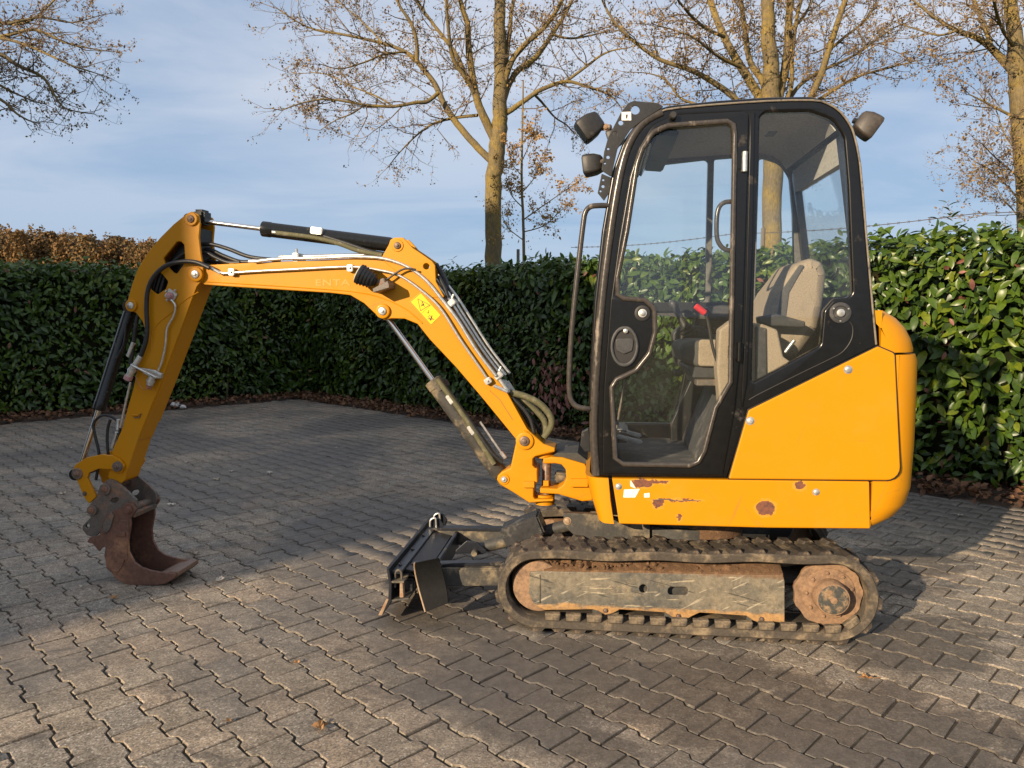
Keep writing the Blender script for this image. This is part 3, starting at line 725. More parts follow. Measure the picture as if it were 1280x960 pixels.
tree('oak_tree', 'many-limbed golden-barked tree rising from behind the cab roof', 15.5,
 [(966, 340, 12), (965, 290, 11.5), (966, 200, 12), (964, 150, 13.5), (964, 120, 11), (964, 84, 9.5), (960, 42, 8.5), (959, 0, 7.5), (955, -90, 4)],
 [[(960, 150, 8), (947, 118, 7.5), (926, 84, 6.8), (905, 46, 6), (888, 0, 5), (872, -60, 2)],
  [(962, 140, 6), (955, 105, 5.4), (938, 78, 4.8), (932, 42, 4.2), (926, 0, 3.5), (915, -60, 2)],
  [(968, 140, 7), (976, 112, 6.5), (984, 63, 6), (987, 0, 5), (990, -70, 2)],
  [(972, 140, 4), (988, 114, 3.6), (990, 70, 3.2), (997, 17, 2.8), (1008, -20, 2), (1020, -70, 1)],
  [(968, 155, 6), (995, 140, 5.6), (1016, 118, 5.2), (1036, 63, 4.6), (1056, 0, 3.8), (1075, -60, 1.6)],
  [(958, 160, 5.6), (935, 140, 5.2), (908, 114, 4.6), (867, 89, 3.8), (824, 74, 3), (786, 46, 2.4), (761, 17, 1.8), (745, -20, 1)],
  [(972, 165, 4), (1005, 140, 3.6), (1031, 120, 3), (1069, 97, 2.2), (1107, 86, 1.6), (1145, 76, .7)],
  [(974, 150, 3.6), (995, 112, 3.2), (1020, 92, 2.8), (1050, 78, 2.2), (1078, 63, 1.8), (1111, 38, 1.2), (1142, 25, .7)],
  [(940, 150, 3), (900, 140, 2.6), (870, 130, 2.2), (850, 122, 1.8), (833, 101, 1.5), (812, 92, .9), (780, 90, .5)],
  [(905, 46, 3), (880, 34, 2.4), (855, 10, 1.8), (835, -20, 1)],
  [(926, 84, 3), (900, 72, 2.4), (872, 50, 1.8), (850, 40, 1), (815, 30, .6)],
  [(1036, 63, 2.4), (1056, 46, 2), (1085, 22, 1.4), (1100, -10, .8)],
  [(985, 40, 3), (1005, 20, 2.4), (1020, -10, 1.6), (1035, -50, .8)]],
 47, leaf_n=1.15, group=GT, spread=1.1)
tree('oak_tree', 'lichen-barked tree at the right edge of the photo behind the sunlit hedge', 14,
 [(1285, 330, 12), (1284, 250, 11.5), (1280, 180, 12), (1275, 120, 12), (1272, 95, 10), (1268, 40, 8), (1262, 0, 7), (1255, -80, 4)],
 [[(1276, 125, 7), (1268, 93, 6.4), (1238, 59, 5), (1218, 46, 4.2), (1196, 38, 3.4), (1178, 28, 2.6), (1162, 17, 2), (1141, 0, 1.2)],
  [(1240, 62, 4), (1232, 36, 3.6), (1217, 0, 3), (1205, -50, 1.6)],
  [(1276, 110, 5), (1290, 60, 4.5), (1310, 10, 3.5), (1330, -40, 2)],
  [(1278, 150, 3), (1255, 140, 2), (1232, 128, 1.4), (1212, 118, .7)],
  [(1196, 38, 2), (1175, 44, 1.6), (1150, 38, 1.1), (1120, 28, .6)],
  [(1268, 60, 3), (1250, 30, 2.4), (1240, -10, 1.8)],
  [(1282, 230, 1.6), (1262, 212, 1.1), (1243, 196, .8), (1228, 180, .5)],
  [(1282, 260, 1.6), (1262, 236, 1.1), (1240, 214, .8), (1222, 204, .5)],
  [(1282, 200, 1.6), (1258, 172, 1.1), (1246, 140, .8), (1238, 118, .5)],
  [(1284, 285, 1.6), (1266, 262, 1.1), (1252, 246, .8), (1242, 226, .5)]],
 53, leaf_n=1.1, group=GT)
tree('oak_tree', 'twiggy tree whose bare branches reach in at the upper left corner', 15,
 [(-150, 340, 13), (-150, 200, 12), (-148, 120, 11), (-140, 40, 9), (-135, -60, 6), (-130, -160, 3)],
 [[(-148, 140, 6), (-90, 90, 5), (-40, 62, 4), (0, 68, 3.2), (21, 81, 2.8), (53, 96, 2.2), (67, 117, 1.7), (81, 135, 1.2), (112, 142, .7)],
  [(-145, 110, 6), (-80, 60, 4.5), (-30, 40, 3.4), (0, 46, 2.8), (42, 37, 2.2), (81, 53, 1.6), (110, 60, 1.1), (136, 64, .6)],
  [(-142, 70, 5), (-80, 20, 4), (-20, 22, 3), (10, 30, 2.4), (35, 27, 2), (60, 8, 1.6), (85, -20, .8)],
  [(-30, 42, 2.6), (20, 52, 2.2), (55, 66, 1.8), (88, 81, 1.3), (115, 90, .9), (134, 96, .5)],
  [(-146, 150, 5), (-90, 120, 4), (-40, 112, 3), (0, 124, 2.2), (21, 142, 1.6), (40, 152, 1), (56, 152, .6)],
  [(-60, 80, 2.6), (-20, 96, 2.2), (10, 112, 1.7), (36, 124, 1.1), (56, 130, .6)],
  [(10, 30, 2), (50, 22, 1.6), (90, 28, 1.1), (122, 20, .6)]],
 61, leaf_n=1.0, group=GT, spread=.7, tl=.85)
tree('sapling', 'thin young tree with golden leaves standing right of the lichen-yellow trunk', 13.5,
 [(655, 335, 1.9), (654, 280, 1.7), (652, 220, 1.5), (653, 160, 1.2), (654, 100, .8)],
 [[(654, 275, 1.2), (672, 262, .9), (695, 246, .7), (718, 230, .4)], [(654, 260, 1), (640, 245, .7), (632, 225, .4)], [(653, 240, 1), (668, 222, .7), (676, 200, .4)],
  [(654, 290, 1), (680, 282, .8), (702, 262, .4)], [(653, 220, .9), (640, 205, .6), (636, 188, .4)], [(653, 200, .8), (662, 180, .6), (668, 160, .4)], [(654, 300, .9), (634, 284, .6), (628, 268, .4)]],
 71, GOLDL, 2.0, .13, cat='tree', spread=.3, lr=1.0, tl=.42, extra=[(655, 250, 60, .25), (690, 258, 50, .22), (640, 230, 30, .2), (660, 290, 40, .22), (705, 240, 30, .12), (655, 190, 40, .15)])
# ---------------------------------------------------------------- far wood, wire fence
r_ = np.random.default_rng(91); PP, TN = [], []
for q in range(54):
    cy = 62 + (q % 3) * 4 + r_.uniform(-1, 1); uu = -150 + q * 6.7 + r_.normal(0, 3); cx = (uu - 640) / FPX * cy
    vt = np.interp(uu, [-150, 0, 60, 110, 150, 192, 212], [270, 275, 279, 286, 289, 293, 312]) + r_.uniform(-2.5, 4); hgt = CAM_H + (395 - vt) / FPX * cy; k = 2600
    cc = r_.normal(0, 1, (k, 3)); cc /= np.linalg.norm(cc, axis=1, keepdims=True); cc *= (r_.random(k) ** .33)[:, None] * np.array((1.5, 1.5, hgt * .42)); lobes = .84 + .16 * np.sin(cc[:, :1] * 3.1 + q) * np.cos(cc[:, 2:] * 2.3)
    PP.append(cc * lobes + np.array((cx, cy, hgt * .58))); TN.append(np.clip(r_.normal(r_.uniform(.1, .9), .16, k), 0, 1))
PP = np.concatenate(PP); n = len(PP)
wd = foliage('autumn_wood', [leaf_template(.26, .24, .4, .3, 2)], PP, r_.normal(0, 1, (n, 3)), r_.normal(0, 1, (n, 3)), r_.uniform(.5, 1.2, n), np.concatenate(TN), WOODL)
tag(wd, 'low orange-brown autumn wood far beyond the left hedge', 'wood')
bm = bmesh.new()
for q in range(40):
    tube_bm(bm, [(-54 + q * .6, 66, -.1), (-54 + q * .6 + r_.normal(0, .2), 66, 5.0)], [.16, .08], 5)
wt = bm_obj('trunks', bm, TWIG); wt.parent = wd; tag(wt, kind='stuff')
wf = empty('wire_fence', (*(np.array((HR + 1.5, HR + 1.5)) * .5), 0)); tag(wf, 'barbed wire fence on thin posts showing just above the right hedge', 'fence')
wb = wf.location
FC = HR + 1.5 + .9
for k, s_ in enumerate((-7.6, -5.6, -3.52, -.6, 2.4, 4.6)):
    a = Vector((FC / 2 - 0 + s_ * S2 * 1.0 - .6, FC / 2 - s_ * S2 + .6, 0)); bm = bmesh.new()
    tube_bm(bm, [a - wb + Vector((0, 0, -.1)), a - wb + Vector((.01, 0, 2.46))], [.028, .025], 7); bm_obj('post', bm, POSTM, wf)
for z0, nm in ((2.42, 'barbed_wire'), (2.15, 'barbed_wire')):
    bm = bmesh.new(); pts = []
    for i in range(61):
        t = -6.5 + 13 * i / 60; pts.append(Vector((FC / 2 + t * S2 - .6, FC / 2 - t * S2 + .6, z0 - .04 * abs(math.sin(i * math.pi / 12)))) - wb)
    tube_bm(bm, pts, [.004] * 61, 4)
    for i in range(0, 130):
        t = -6.4 + i * .1; p = Vector((FC / 2 + t * S2 - .6, FC / 2 - t * S2 + .6, z0 - .04 * abs(math.sin((t + 6.5) / 13 * 60 * math.pi / 12)))) - wb
        tube_bm(bm, [p + Vector((-.012, 0, -.014)), p + Vector((.012, 0, .014))], [.0025, .0025], 3); tube_bm(bm, [p + Vector((.012, 0, -.014)), p + Vector((-.012, 0, .014))], [.0025, .0025], 3)
    bm_obj(nm, bm, WIREM, wf)
# ---------------------------------------------------------------- unseen house behind the camera's left shoulder, added and shaped to shade the left of the yard
sunh = Vector((sd.x, sd.y, 0)).normalized(); lf = Vector((-sunh.y, sunh.x, 0))
if lf.x > 0: lf = -lf
edge0 = Vector((-1.60, 3.93, 0)) + sunh * 15
hs = empty('shade_house', edge0 + lf * 8 + sunh * 4, math.atan2(lf.y, lf.x)); tag(hs, 'unseen brick house added behind the camera on the left to shade half the yard', 'house')
def hbox(name, x0, x1, y0, y1, z0, z1, mat, parent):
    bm = bmesh.new(); bmesh.ops.create_cube(bm, size=1)
    for v_ in bm.verts: v_.co = Vector(((x0 + x1) / 2 + v_.co.x * (x1 - x0), (y0 + y1) / 2 + v_.co.y * (y1 - y0), (z0 + z1) / 2 + v_.co.z * (z1 - z0)))
    return bm_obj(name, bm, mat, parent)
wl_ = hbox('wall', -8, 8, -4, 4, -.1, 7.2, BRICK, hs)
SG = -1
bm = bmesh.new(); vv = [bm.verts.new(p) for p in ((-8.02, -4.3, 7.21), (8.02, -4.3, 7.21), (8.02, 4.3, 7.21), (-8.02, 4.3, 7.21), (-8.02 * SG if SG > 0 else -2.6, 0, 13.4), (8.02 * -SG if SG < 0 else 2.6, 0, 13.4))]
for f_ in ((0, 1, 5, 4), (2, 3, 4, 5), (0, 4, 3), (1, 2, 5), (0, 3, 2, 1)): bm.faces.new([vv[i] for i in f_])
bm_obj('roof', bm, ROOFM, hs)
for sgn in (-1, 1):
    for fx in (-5.5, -1.8, 1.8, 5.5):
        for fz in (1.0, 4.0):
            fr_ = hbox('window', fx - .7, fx + .7, sgn * 4.03 - .05, sgn * 4.03 + .05, fz, fz + 1.5, WHITE, hs)
            for cx_ in (-.33, .33): hbox('pane', fx + cx_ - .29, fx + cx_ + .29, sgn * 4.07 - .03, sgn * 4.07 + .03, fz + .08, fz + 1.42, DARKGL, fr_)
# ---------------------------------------------------------------- the digger: local x = to the rear, y = away from the camera, z = up (metres)
TH = R(6.5); EO = (.83, 3.71); CT, STH = math.cos(TH), math.sin(TH)
ex = empty('mini_excavator', (EO[0], EO[1], 0), -TH)
tag(ex, 'yellow tracked mini digger with black glazed cab and rusty bucket resting on the pavers', 'excavator')
def T(u, v, y):
    """survey ray met with the machine's upright plane at depth y"""
    x, d_, w = ray(u, v); t = (y + EO[0] * STH + EO[1] * CT) / (x * STH + d_ * CT)
    X, Y = t * x - EO[0], t * d_ - EO[1]
    return Vector((X * CT - Y * STH, y, CAM_H + t * w))
def TT(pts, y): return [T(p[0], p[1], y) for p in pts]
def rounded(pts, rad, n=5):
    """round the corners of a closed 2-D polygon; a third entry of a point overrides the radius"""
    P_ = [Vector((p[0], p[1])) for p in pts]; rr = [p[2] if len(p) > 2 else rad for p in pts]; out_ = []
    for i, p in enumerate(P_):
        a, b = P_[i - 1], P_[(i + 1) % len(P_)]; da, db = (a - p), (b - p); la, lb = da.length, db.length
        if rr[i] <= 0 or la < 1e-6 or lb < 1e-6: out_.append(p); continue
        da /= la; db /= lb; ang = da.angle(db, math.pi)
        if ang > math.pi - .05: out_.append(p); continue
        tl_ = min(rr[i] / math.tan(ang / 2), la * .49, lb * .49); r_ = tl_ * math.tan(ang / 2)
        c = p + (da + db).normalized() * (r_ / math.sin(ang / 2)); s0, s1 = p + da * tl_ - c, p + db * tl_ - c
        a0 = math.atan2(s0.y, s0.x); a1 = math.atan2(s1.y, s1.x); dd = (a1 - a0 + math.pi) % (2 * math.pi) - math.pi
        for k in range(n + 1): out_.append(c + Vector((math.cos(a0 + dd * k / n), math.sin(a0 + dd * k / n))) * r_)
    return out_
def prism2(name, outline, y0, y1, mat, parent=None, holes=(), bev=.003, ang=35):
    """outline / holes: (x, z) polygons -> bevelled plate between depths y0 < y1"""
    cu = bpy.data.curves.new('shape', 'CURVE'); cu.dimensions = '2D'; cu.fill_mode = 'BOTH'
    th_ = (y1 - y0) / 2; bev = min(bev, th_ * .9); cu.extrude = th_ - bev; cu.bevel_depth = bev; cu.bevel_resolution = 1; cu.offset = -bev
    for pl in [outline] + list(holes):
        sp = cu.splines.new('POLY'); sp.points.add(len(pl) - 1); sp.use_cyclic_u = True
        for i, p in enumerate(pl): sp.points[i].co = (p[0], p[1], 0, 1)
    tmp = bpy.data.objects.new('shape', cu); me = bpy.data.meshes.new_from_object(tmp); bpy.data.objects.remove(tmp); bpy.data.curves.remove(cu)
    n = len(me.vertices); co = np.empty(n * 3, np.float32); me.vertices.foreach_get('co', co); co = co.reshape(-1, 3)
    me.vertices.foreach_set('co', np.c_[co[:, 0], (y0 + y1) / 2 - co[:, 2], co[:, 1]].astype(np.float32).ravel()); me.update(); me.name = name
    bm = bmesh.new(); bm.from_mesh(me); bmesh.ops.remove_doubles(bm, verts=bm.verts[:], dist=1e-5); bmesh.ops.recalc_face_normals(bm, faces=bm.faces[:]); bm.to_mesh(me); bm.free()
    me.materials.clear(); me.materials.append(mat); smooth(me, 50)
    return wnorm(link(bpy.data.objects.new(name, me), parent or ex))
def xz(pts, y): return [((q := T(p[0], p[1], y)).x, q.z, *(p[2:3])) for p in pts]
def plate(name, px, y0, y1, mat, parent=None, holes=(), rad=.0, bev=.003, hrad=None, yp=None):
    yp = y0 if yp is None else yp
    return prism2(name, rounded(xz(px, yp), rad), y0, y1, mat, parent, [rounded(xz(h, yp), rad if hrad is None else hrad) for h in holes], bev)
def tube(name, pts, r, mat, parent=None, n=10, sm=5, bm=None):
    pts = catmull(pts, sm) if sm > 1 else [Vector(p) for p in pts]; own = bm is None; bm = bm or bmesh.new()
    rr = [r] * len(pts) if not isinstance(r, (list, tuple)) else list(np.interp(np.linspace(0, len(r) - 1, len(pts)), range(len(r)), r))
    tube_bm(bm, pts, rr, n)
    return bm_obj(name, bm, mat, parent or ex, 50) if own else bm
def lathe_bm(bm, p0, axis, prof, n=24):
    """prof: (distance along axis, radius)"""
    p0 = Vector(p0); ax = Vector(axis).normalized(); a = ax.cross(Vector((0, 0, 1)) if abs(ax.z) < .9 else Vector((1, 0, 0))).normalized(); b = ax.cross(a); rings = []
    for t, r in prof: rings.append([bm.verts.new(p0 + ax * t + (a * math.cos(2 * math.pi * k / n) + b * math.sin(2 * math.pi * k / n)) * max(r, 1e-4)) for k in range(n)])
    for r0, r1 in zip(rings, rings[1:]):
        for k in range(n): bm.faces.new((r0[k], r0[(k + 1) % n], r1[(k + 1) % n], r1[k]))
    bm.faces.new(rings[0]); bm.faces.new(list(reversed(rings[-1]))); return bm
def lathe(name, p0, axis, prof, mat, parent=None, n=24): return bm_obj(name, lathe_bm(bmesh.new(), p0, axis, prof, n), mat, parent or ex, 40)
def cyl(name, p0, p1, r, mat, parent=None, n=24, ch=.003):
    p0, p1 = Vector(p0), Vector(p1); L = (p1 - p0).length; return lathe(name, p0, p1 - p0, [(0, r - ch), (ch, r), (L - ch, r), (L, r - ch)], mat, parent, n)
def box(name, c, s, mat, parent=None, rot=(0, 0, 0), bev=.004, taper=None):
    bm = bmesh.new(); bmesh.ops.create_cube(bm, size=1)
    for v_ in bm.verts:
        k = 1 if not taper or v_.co.z < 0 else taper
        v_.co = Vector((v_.co.x * s[0] * k, v_.co.y * s[1] * k, v_.co.z * s[2]))
    if bev: bmesh.ops.bevel(bm, geom=bm.edges[:], offset=bev, segments=2, affect='EDGES', clamp_overlap=True)
    m_ = Matrix.Translation(Vector(c)) @ Matrix.Rotation(rot[2], 4, 'Z') @ Matrix.Rotation(rot[1], 4, 'Y') @ Matrix.Rotation(rot[0], 4, 'X')
    bmesh.ops.transform(bm, matrix=m_, verts=bm.verts[:]); return bm_obj(name, bm, mat, parent or ex, 50, True)
YD = Vector((0, 1, 0))
def pin(name, u, v, y, r, mat=YEL, parent=None, depth=.02, head=PINM, yr=None):
    """welded boss with a greasy pin head in it, facing the camera"""
    p = T(u, v, y if yr is None else yr); p.y = y
    b = lathe(name, p + YD * .004, -YD, [(0, r * 1.04), (depth, r), (depth + .002, r * .93), (depth + .0021, r * .62)], mat, parent, 24)
    lathe('pin', p - YD * (depth - .003), -YD, [(0, r * .60), (.006, r * .56), (.008, r * .48), (.0081, r * .25), (.012, r * .24), (.013, r * .17)], head, b, 18); return b
def bolt(p, r, mat=ZINC, parent=None, d_=-YD, h=.008):
    return lathe('bolt', p, d_, [(0, r * 1.5), (.002, r * 1.5), (.0021, r), (h, r), (h + .001, r * .8)], mat, parent, 6 if r < .01 else 12)

# ================================================================ undercarriage
YN, YF = -.475, .475            # outer faces of the tracks
TW = .23
IDL, SPK = Vector((-.668, 0, .195)), Vector((.606, 0, .208))
RI, RS = .138, .151             # belt inner radii at idler and sprocket
def belt_path(n=220, grow=0.0):
    """closed path of the belt's inside, clockwise from the top front"""
    pts = []; dxy = Vector((SPK.x - IDL.x, SPK.z - IDL.z)); L = dxy.length; a0 = math.atan2(dxy.y, dxy.x); k = math.asin((RS - RI) / L)
    ri, rs = RI + grow, RS + grow
    for i in range(25):
        a = a0 + math.pi / 2 + k + (math.pi - 2 * k) * (1 - i / 24) ; pts.append((IDL.x + ri * math.cos(a), IDL.z + ri * math.sin(a)))
    for i in range(25):
        a = a0 + math.pi / 2 + k - (math.pi + 2 * k) * i / 24; pts.append((SPK.x + rs * math.cos(a), SPK.z + rs * math.sin(a)))
    P_ = np.array(pts + pts[:1]); sl = np.r_[0, np.cumsum(np.linalg.norm(np.diff(P_, axis=0), axis=1))]; t = np.linspace(0, sl[-1], n, endpoint=False)
    x = np.interp(t, sl, P_[:, 0]); z = np.interp(t, sl, P_[:, 1])
    top = (z > .25) & (x > IDL.x) & (x < SPK.x)
    z = z - np.where(top, .002 * np.sin((x - IDL.x) / (SPK.x - IDL.x) * math.pi) - .004 * np.sin((x - IDL.x) * 15), 0)
    return np.c_[x, z], sl[-1]
def make_track(near):
    yo = YN if near else YF - TW
    P_, L = belt_path(); n = len(P_); tn = np.roll(P_, -1, 0) - np.roll(P_, 1, 0); tn /= np.linalg.norm(tn, axis=1, keepdims=True); nr = np.c_[-tn[:, 1], tn[:, 0]]
    sec = [(.000, .034), (.003, .006), (.012, 0.0), (TW - .012, 0.0), (TW - .003, .006), (TW, .034), (TW - .008, .041), (TW * .5, .042), (.008, .041)]
    # sec: (across, outwards)
    V = []
    for i in range(n):
        for a, o_ in sec: V.append((P_[i, 0] + nr[i, 0] * o_, yo + a, P_[i, 1] + nr[i, 1] * o_))
    m_ = len(sec); F = [[i * m_ + j, ((i + 1) % n) * m_ + j, ((i + 1) % n) * m_ + (j + 1) % m_, i * m_ + (j + 1) % m_] for i in range(n) for j in range(m_)]
    bm = bmesh.new(); vs = [bm.verts.new(p) for p in V]
    for f in F: bm.faces.new([vs[k] for k in f])
    belt = bm_obj('rubber_track', bm, TRACK, None, 40); belt.parent = ex
    # lug: a staggered rubber bar with chamfers; one mesh shared by all
    def lugmesh(flip):
        bm = bmesh.new(); w = TW * .5 - .004; pr = [(-.036, 0), (-.022, .018), (.020, .018), (.034, 0)]
        secs = [(.007, .92, .003), (.024, 1.0, .002), (w * .5, .86, .014), (w * .55, .62, .014), (w, .62, .020)]
        rings = []
        for a, k, sh in secs:
            y = a if not flip else TW - a
            rings.append([bm.verts.new((x * k + sh * (1 if flip else -1), y - TW / 2, z * (k if z else 1))) for x, z in pr])
        for r0, r1 in zip(rings, rings[1:]):
            for k in range(3): bm.faces.new((r0[k], r0[k + 1], r1[k + 1], r1[k]))
        bm.faces.new(rings[0]); bm.faces.new(rings[-1]); bmesh.ops.recalc_face_normals(bm, faces=bm.faces[:])
        me = bpy.data.meshes.new('track_lug'); bm.to_mesh(me); bm.free(); me.materials.append(LUG); return me
    LM = [lugmesh(False), lugmesh(True)]
    nl = 37; cm = []
    P2, L2 = belt_path(nl * 8)
    for i in range(nl * 2):
        k = i * 4; p = P2[k % len(P2)]; q0 = P2[(k - 2) % len(P2)]; q1 = P2[(k + 2) % len(P2)]; t = Vector((q1[0] - q0[0], q1[1] - q0[1])).normalized(); nx, nz = -t.y, t.x
        o = bpy.data.objects.new('track_lug', LM[i % 2]); COL.objects.link(o); o.parent = belt
        X, Z = Vector((t.x, 0, t.y)), Vector((nx, 0, nz)); Yv = Z.cross(X)
        o.matrix_local = Matrix(((X.x, Yv.x, Z.x, p[0] + nx * .039), (0, Yv.y, 0, yo + TW / 2), (X.z, Yv.z, Z.z, p[1] + nz * .039), (0, 0, 0, 1)))
    # inner guide shoulders seen through the gaps at the bottom run
    sm_ = bmesh.new(); bmesh.ops.create_cube(sm_, size=1); me = bpy.data.meshes.new('track_shoulder')
    for v_ in sm_.verts: v_.co = Vector((v_.co.x * (.070 if v_.co.z < 0 else .064), v_.co.y * .03, v_.co.z * .034))
    bmesh.ops.bevel(sm_, geom=sm_.edges[:], offset=.004, segments=1, affect='EDGES'); sm_.to_mesh(me); sm_.free(); me.materials.append(TRACK)
    for i in range(nl):
        k = i * 8 + 2; p = P2[k % len(P2)]
        q0 = P2[(k - 2) % len(P2)]; q1 = P2[(k + 2) % len(P2)]; t = Vector((q1[0] - q0[0], q1[1] - q0[1])).normalized(); nx, nz = -t.y, t.x
        if p[1] > .16 or p[0] < IDL.x + .03: continue
        for yy in ((yo + .0165,) if near else (yo + TW - .0165,)):
            o = bpy.data.objects.new('track_shoulder', me); COL.objects.link(o); o.parent = belt
            X, Z = Vector((t.x, 0, t.y)), Vector((nx, 0, nz)); Yv = Z.cross(X)
            o.matrix_local = Matrix(((X.x, Yv.x, Z.x, p[0] - nx * .014), (0, Yv.y, 0, yy), (X.z, Yv.z, Z.z, p[1] - nz * .014), (0, 0, 0, 1)))
    return belt
for near in (True, False):
    make_track(near)
    s = -1 if near else 1; yo = YN if near else YF     # outer face
    ym = yo - s * TW / 2
    # idler wheel
    lathe('idler_wheel', (IDL.x, ym - s * .0 + s * .072, IDL.z), (0, -s, 0), [(0, .05), (.0, .095), (.006, .115), (.02, .119), (.045, .108), (.06, .125), (.085, .125), (.10, .108), (.125, .119), (.138, .115), (.144, .095), (.144, .05)], OCHRE, None, 40)
    # sprocket: toothed disc with a domed drive motor and bolts
    bm = bmesh.new(); tn_ = 44; ring = []
    for i in range(tn_):
        a = 2 * math.pi * i / tn_; r = .148 if i % 4 < 2 else .142; ring.append((SPK.x + r * math.cos(a), SPK.z + r * math.sin(a)))
    sp_ = prism2('sprocket', ring, min(ym + s * .05, ym + s * .025), max(ym + s * .05, ym + s * .025), OCHRE, ex, bev=.003)
    face = ym + s * .05
    lathe('motor_housing', (SPK.x, face - s * .002, SPK.z), (0, s, 0), [(0, .115), (.006, .113), (.010, .100), (.012, .074), (.070, .071), (.076, .068)], OCHRE, sp_, 40)
    lathe('hub_cap', (SPK.x, face + s * .073, SPK.z), (0, s, 0), [(0, .064), (.004, .062), (.006, .054), (.0061, .052), (.009, .050)], HUBM, sp_, 36)
    lathe('plug', (SPK.x, face + s * .081, SPK.z), (0, s, 0), [(0, .016), (.006, .014), (.007, .008)], OCHRE, sp_, 8); lathe('plug', (SPK.x - .018, face + s * .081, SPK.z + .036), (0, s, 0), [(0, .010), (.004, .009)], OCHRE, sp_, 8)
    for i in range(9):
        a = 2 * math.pi * i / 9 + .3; bolt(Vector((SPK.x + .098 * math.cos(a), face + s * .008, SPK.z + .098 * math.sin(a))), .0085, OCHRE, sp_, Vector((0, s, 0)), .009)
    # frame beam with its slots; lower edge scalloped round the roller bolts
    fp = [(662, 715), (680, 714), (979, 719), (981, 727), (981, 779), (962, 777), (952, 780), (942, 776), (933, 770), (875, 766), (866, 770), (857, 775), (848, 776), (838, 770), (832, 766), (775, 762), (766, 767), (757, 769), (748, 764), (741, 762), (682, 763), (668, 757), (661, 742)]
    yb = yo - s * .035
    ol = rounded([(q.x, q.z) for q in TT(fp, YN + .035)], .006)
    h1 = [(q.x, q.z) for q in TT([(804 + 5 * math.cos(a * math.pi / 6), 736 + 5.4 * math.sin(a * math.pi / 6)) for a in range(12)], YN + .035)]
    h2 = rounded([(q.x, q.z) for q in TT([(835, 734), (860, 734), (860, 744), (835, 744)], YN + .035)], .015)
    fr_ = prism2('track_frame', ol, min(yb, yb - s * .014), max(yb, yb - s * .014), FRAME, ex, [h1, h2], .004)
    box('frame_core', ((IDL.x + SPK.x) / 2 - .05, yb - s * .10, .20), (.98, .13, .085), DIRTST, fr_, bev=.012)
    # sloping dirt-covered shoulder above the beam
    a, b = T(680, 714, YN + .035), T(979, 719, YN + .035)
    bm = bmesh.new(); r_ = random.Random(4 + s); n = 44; rows = []
    for i in range(n + 1):
        x = a.x + (b.x - a.x) * i / n; z = a.z + (b.z - a.z) * i / n
        rows.append([bm.verts.new((x, yb - s * .001, z - .004)), bm.verts.new((x, yb - s * .004 + r_.gauss(0, .002), z + .004 + r_.random() * .005)), bm.verts.new((x, yb - s * (.03 + r_.gauss(0, .004)), z + .022 + r_.gauss(0, .006))), bm.verts.new((x, yb - s * (.07 + r_.gauss(0, .005)), z + .040 + r_.gauss(0, .009))), bm.verts.new((x, yb - s * .15, z + .045)), bm.verts.new((x, yb - s * .15, z - .03))])
    for r0, r1 in zip(rows, rows[1:]):
        for k in range(5): bm.faces.new((r0[k], r1[k], r1[k + 1], r0[k + 1]))
    bm_obj('mud_layer', bm, MUD, fr_, 25)
    bm = bmesh.new()
    for i in range(150):
        c = Vector((a.x + (b.x - a.x) * r_.random(), yb - s * r_.uniform(.008, .09), 0)); c.z = a.z + .012 + abs(c.y - yb) * .42 + r_.random() * .012; k = len(bm.verts)
        q = bmesh.ops.create_icosphere(bm, subdivisions=1, radius=r_.uniform(.004, .013))['verts']
        for v_ in q: v_.co = c + Vector((v_.co.x * r_.uniform(.7, 1.4), v_.co.y, v_.co.z * r_.uniform(.6, 1.1)))
    tag(bm_obj('mud_clods', bm, MUD, fr_, 20), kind='stuff')
    # rollers and their bolts
    for u_, v_ in ((757, 764), (848, 771), (952, 775)):
        p = T(u_, v_, YN + .035)
        lathe('roller', (p.x, yb - s * .018, p.z - .012), (0, -s, 0), [(0, .045), (.01, .06), (.05, .06), (.055, .045), (.10, .045), (.105, .06), (.145, .06), (.155, .045)], DIRTST, fr_, 24)
        bolt(Vector((p.x, yb + s * .001, p.z + .004)), .008, PINM, fr_, Vector((0, s, 0)), .007)
    box('end_plate', tuple(T(671, 736, YN + .035) + Vector((.014, 0, 0)) + Vector((0, (yb + s * .002) - (YN + .035), 0))), (.005, .003, .13), DIRTST, fr_, bev=0)
# centre frame and slew ring
cf_ = box('centre_frame', (-.02, 0, .27), (.62, .50, .14), DIRTST, bev=.02)
box('cross_tube', (-.30, 0, .22), (.11, .56, .10), DIRTST, cf_, bev=.01); box('cross_tube', (.30, 0, .22), (.11, .56, .10), DIRTST, cf_, bev=.01)
lathe('slew_ring', (0.02, 0, .33), (0, 0, 1), [(0, .27), (.06, .27), (.065, .30), (.11, .30), (.115, .28), (.17, .28)], DIRTST, None, 48)
lathe('slew_cover', (.10, -.10, .40), (0, 0, 1), [(0, .20), (.07, .20), (.09, .18), (.115, .18)], MUD, None, 32)
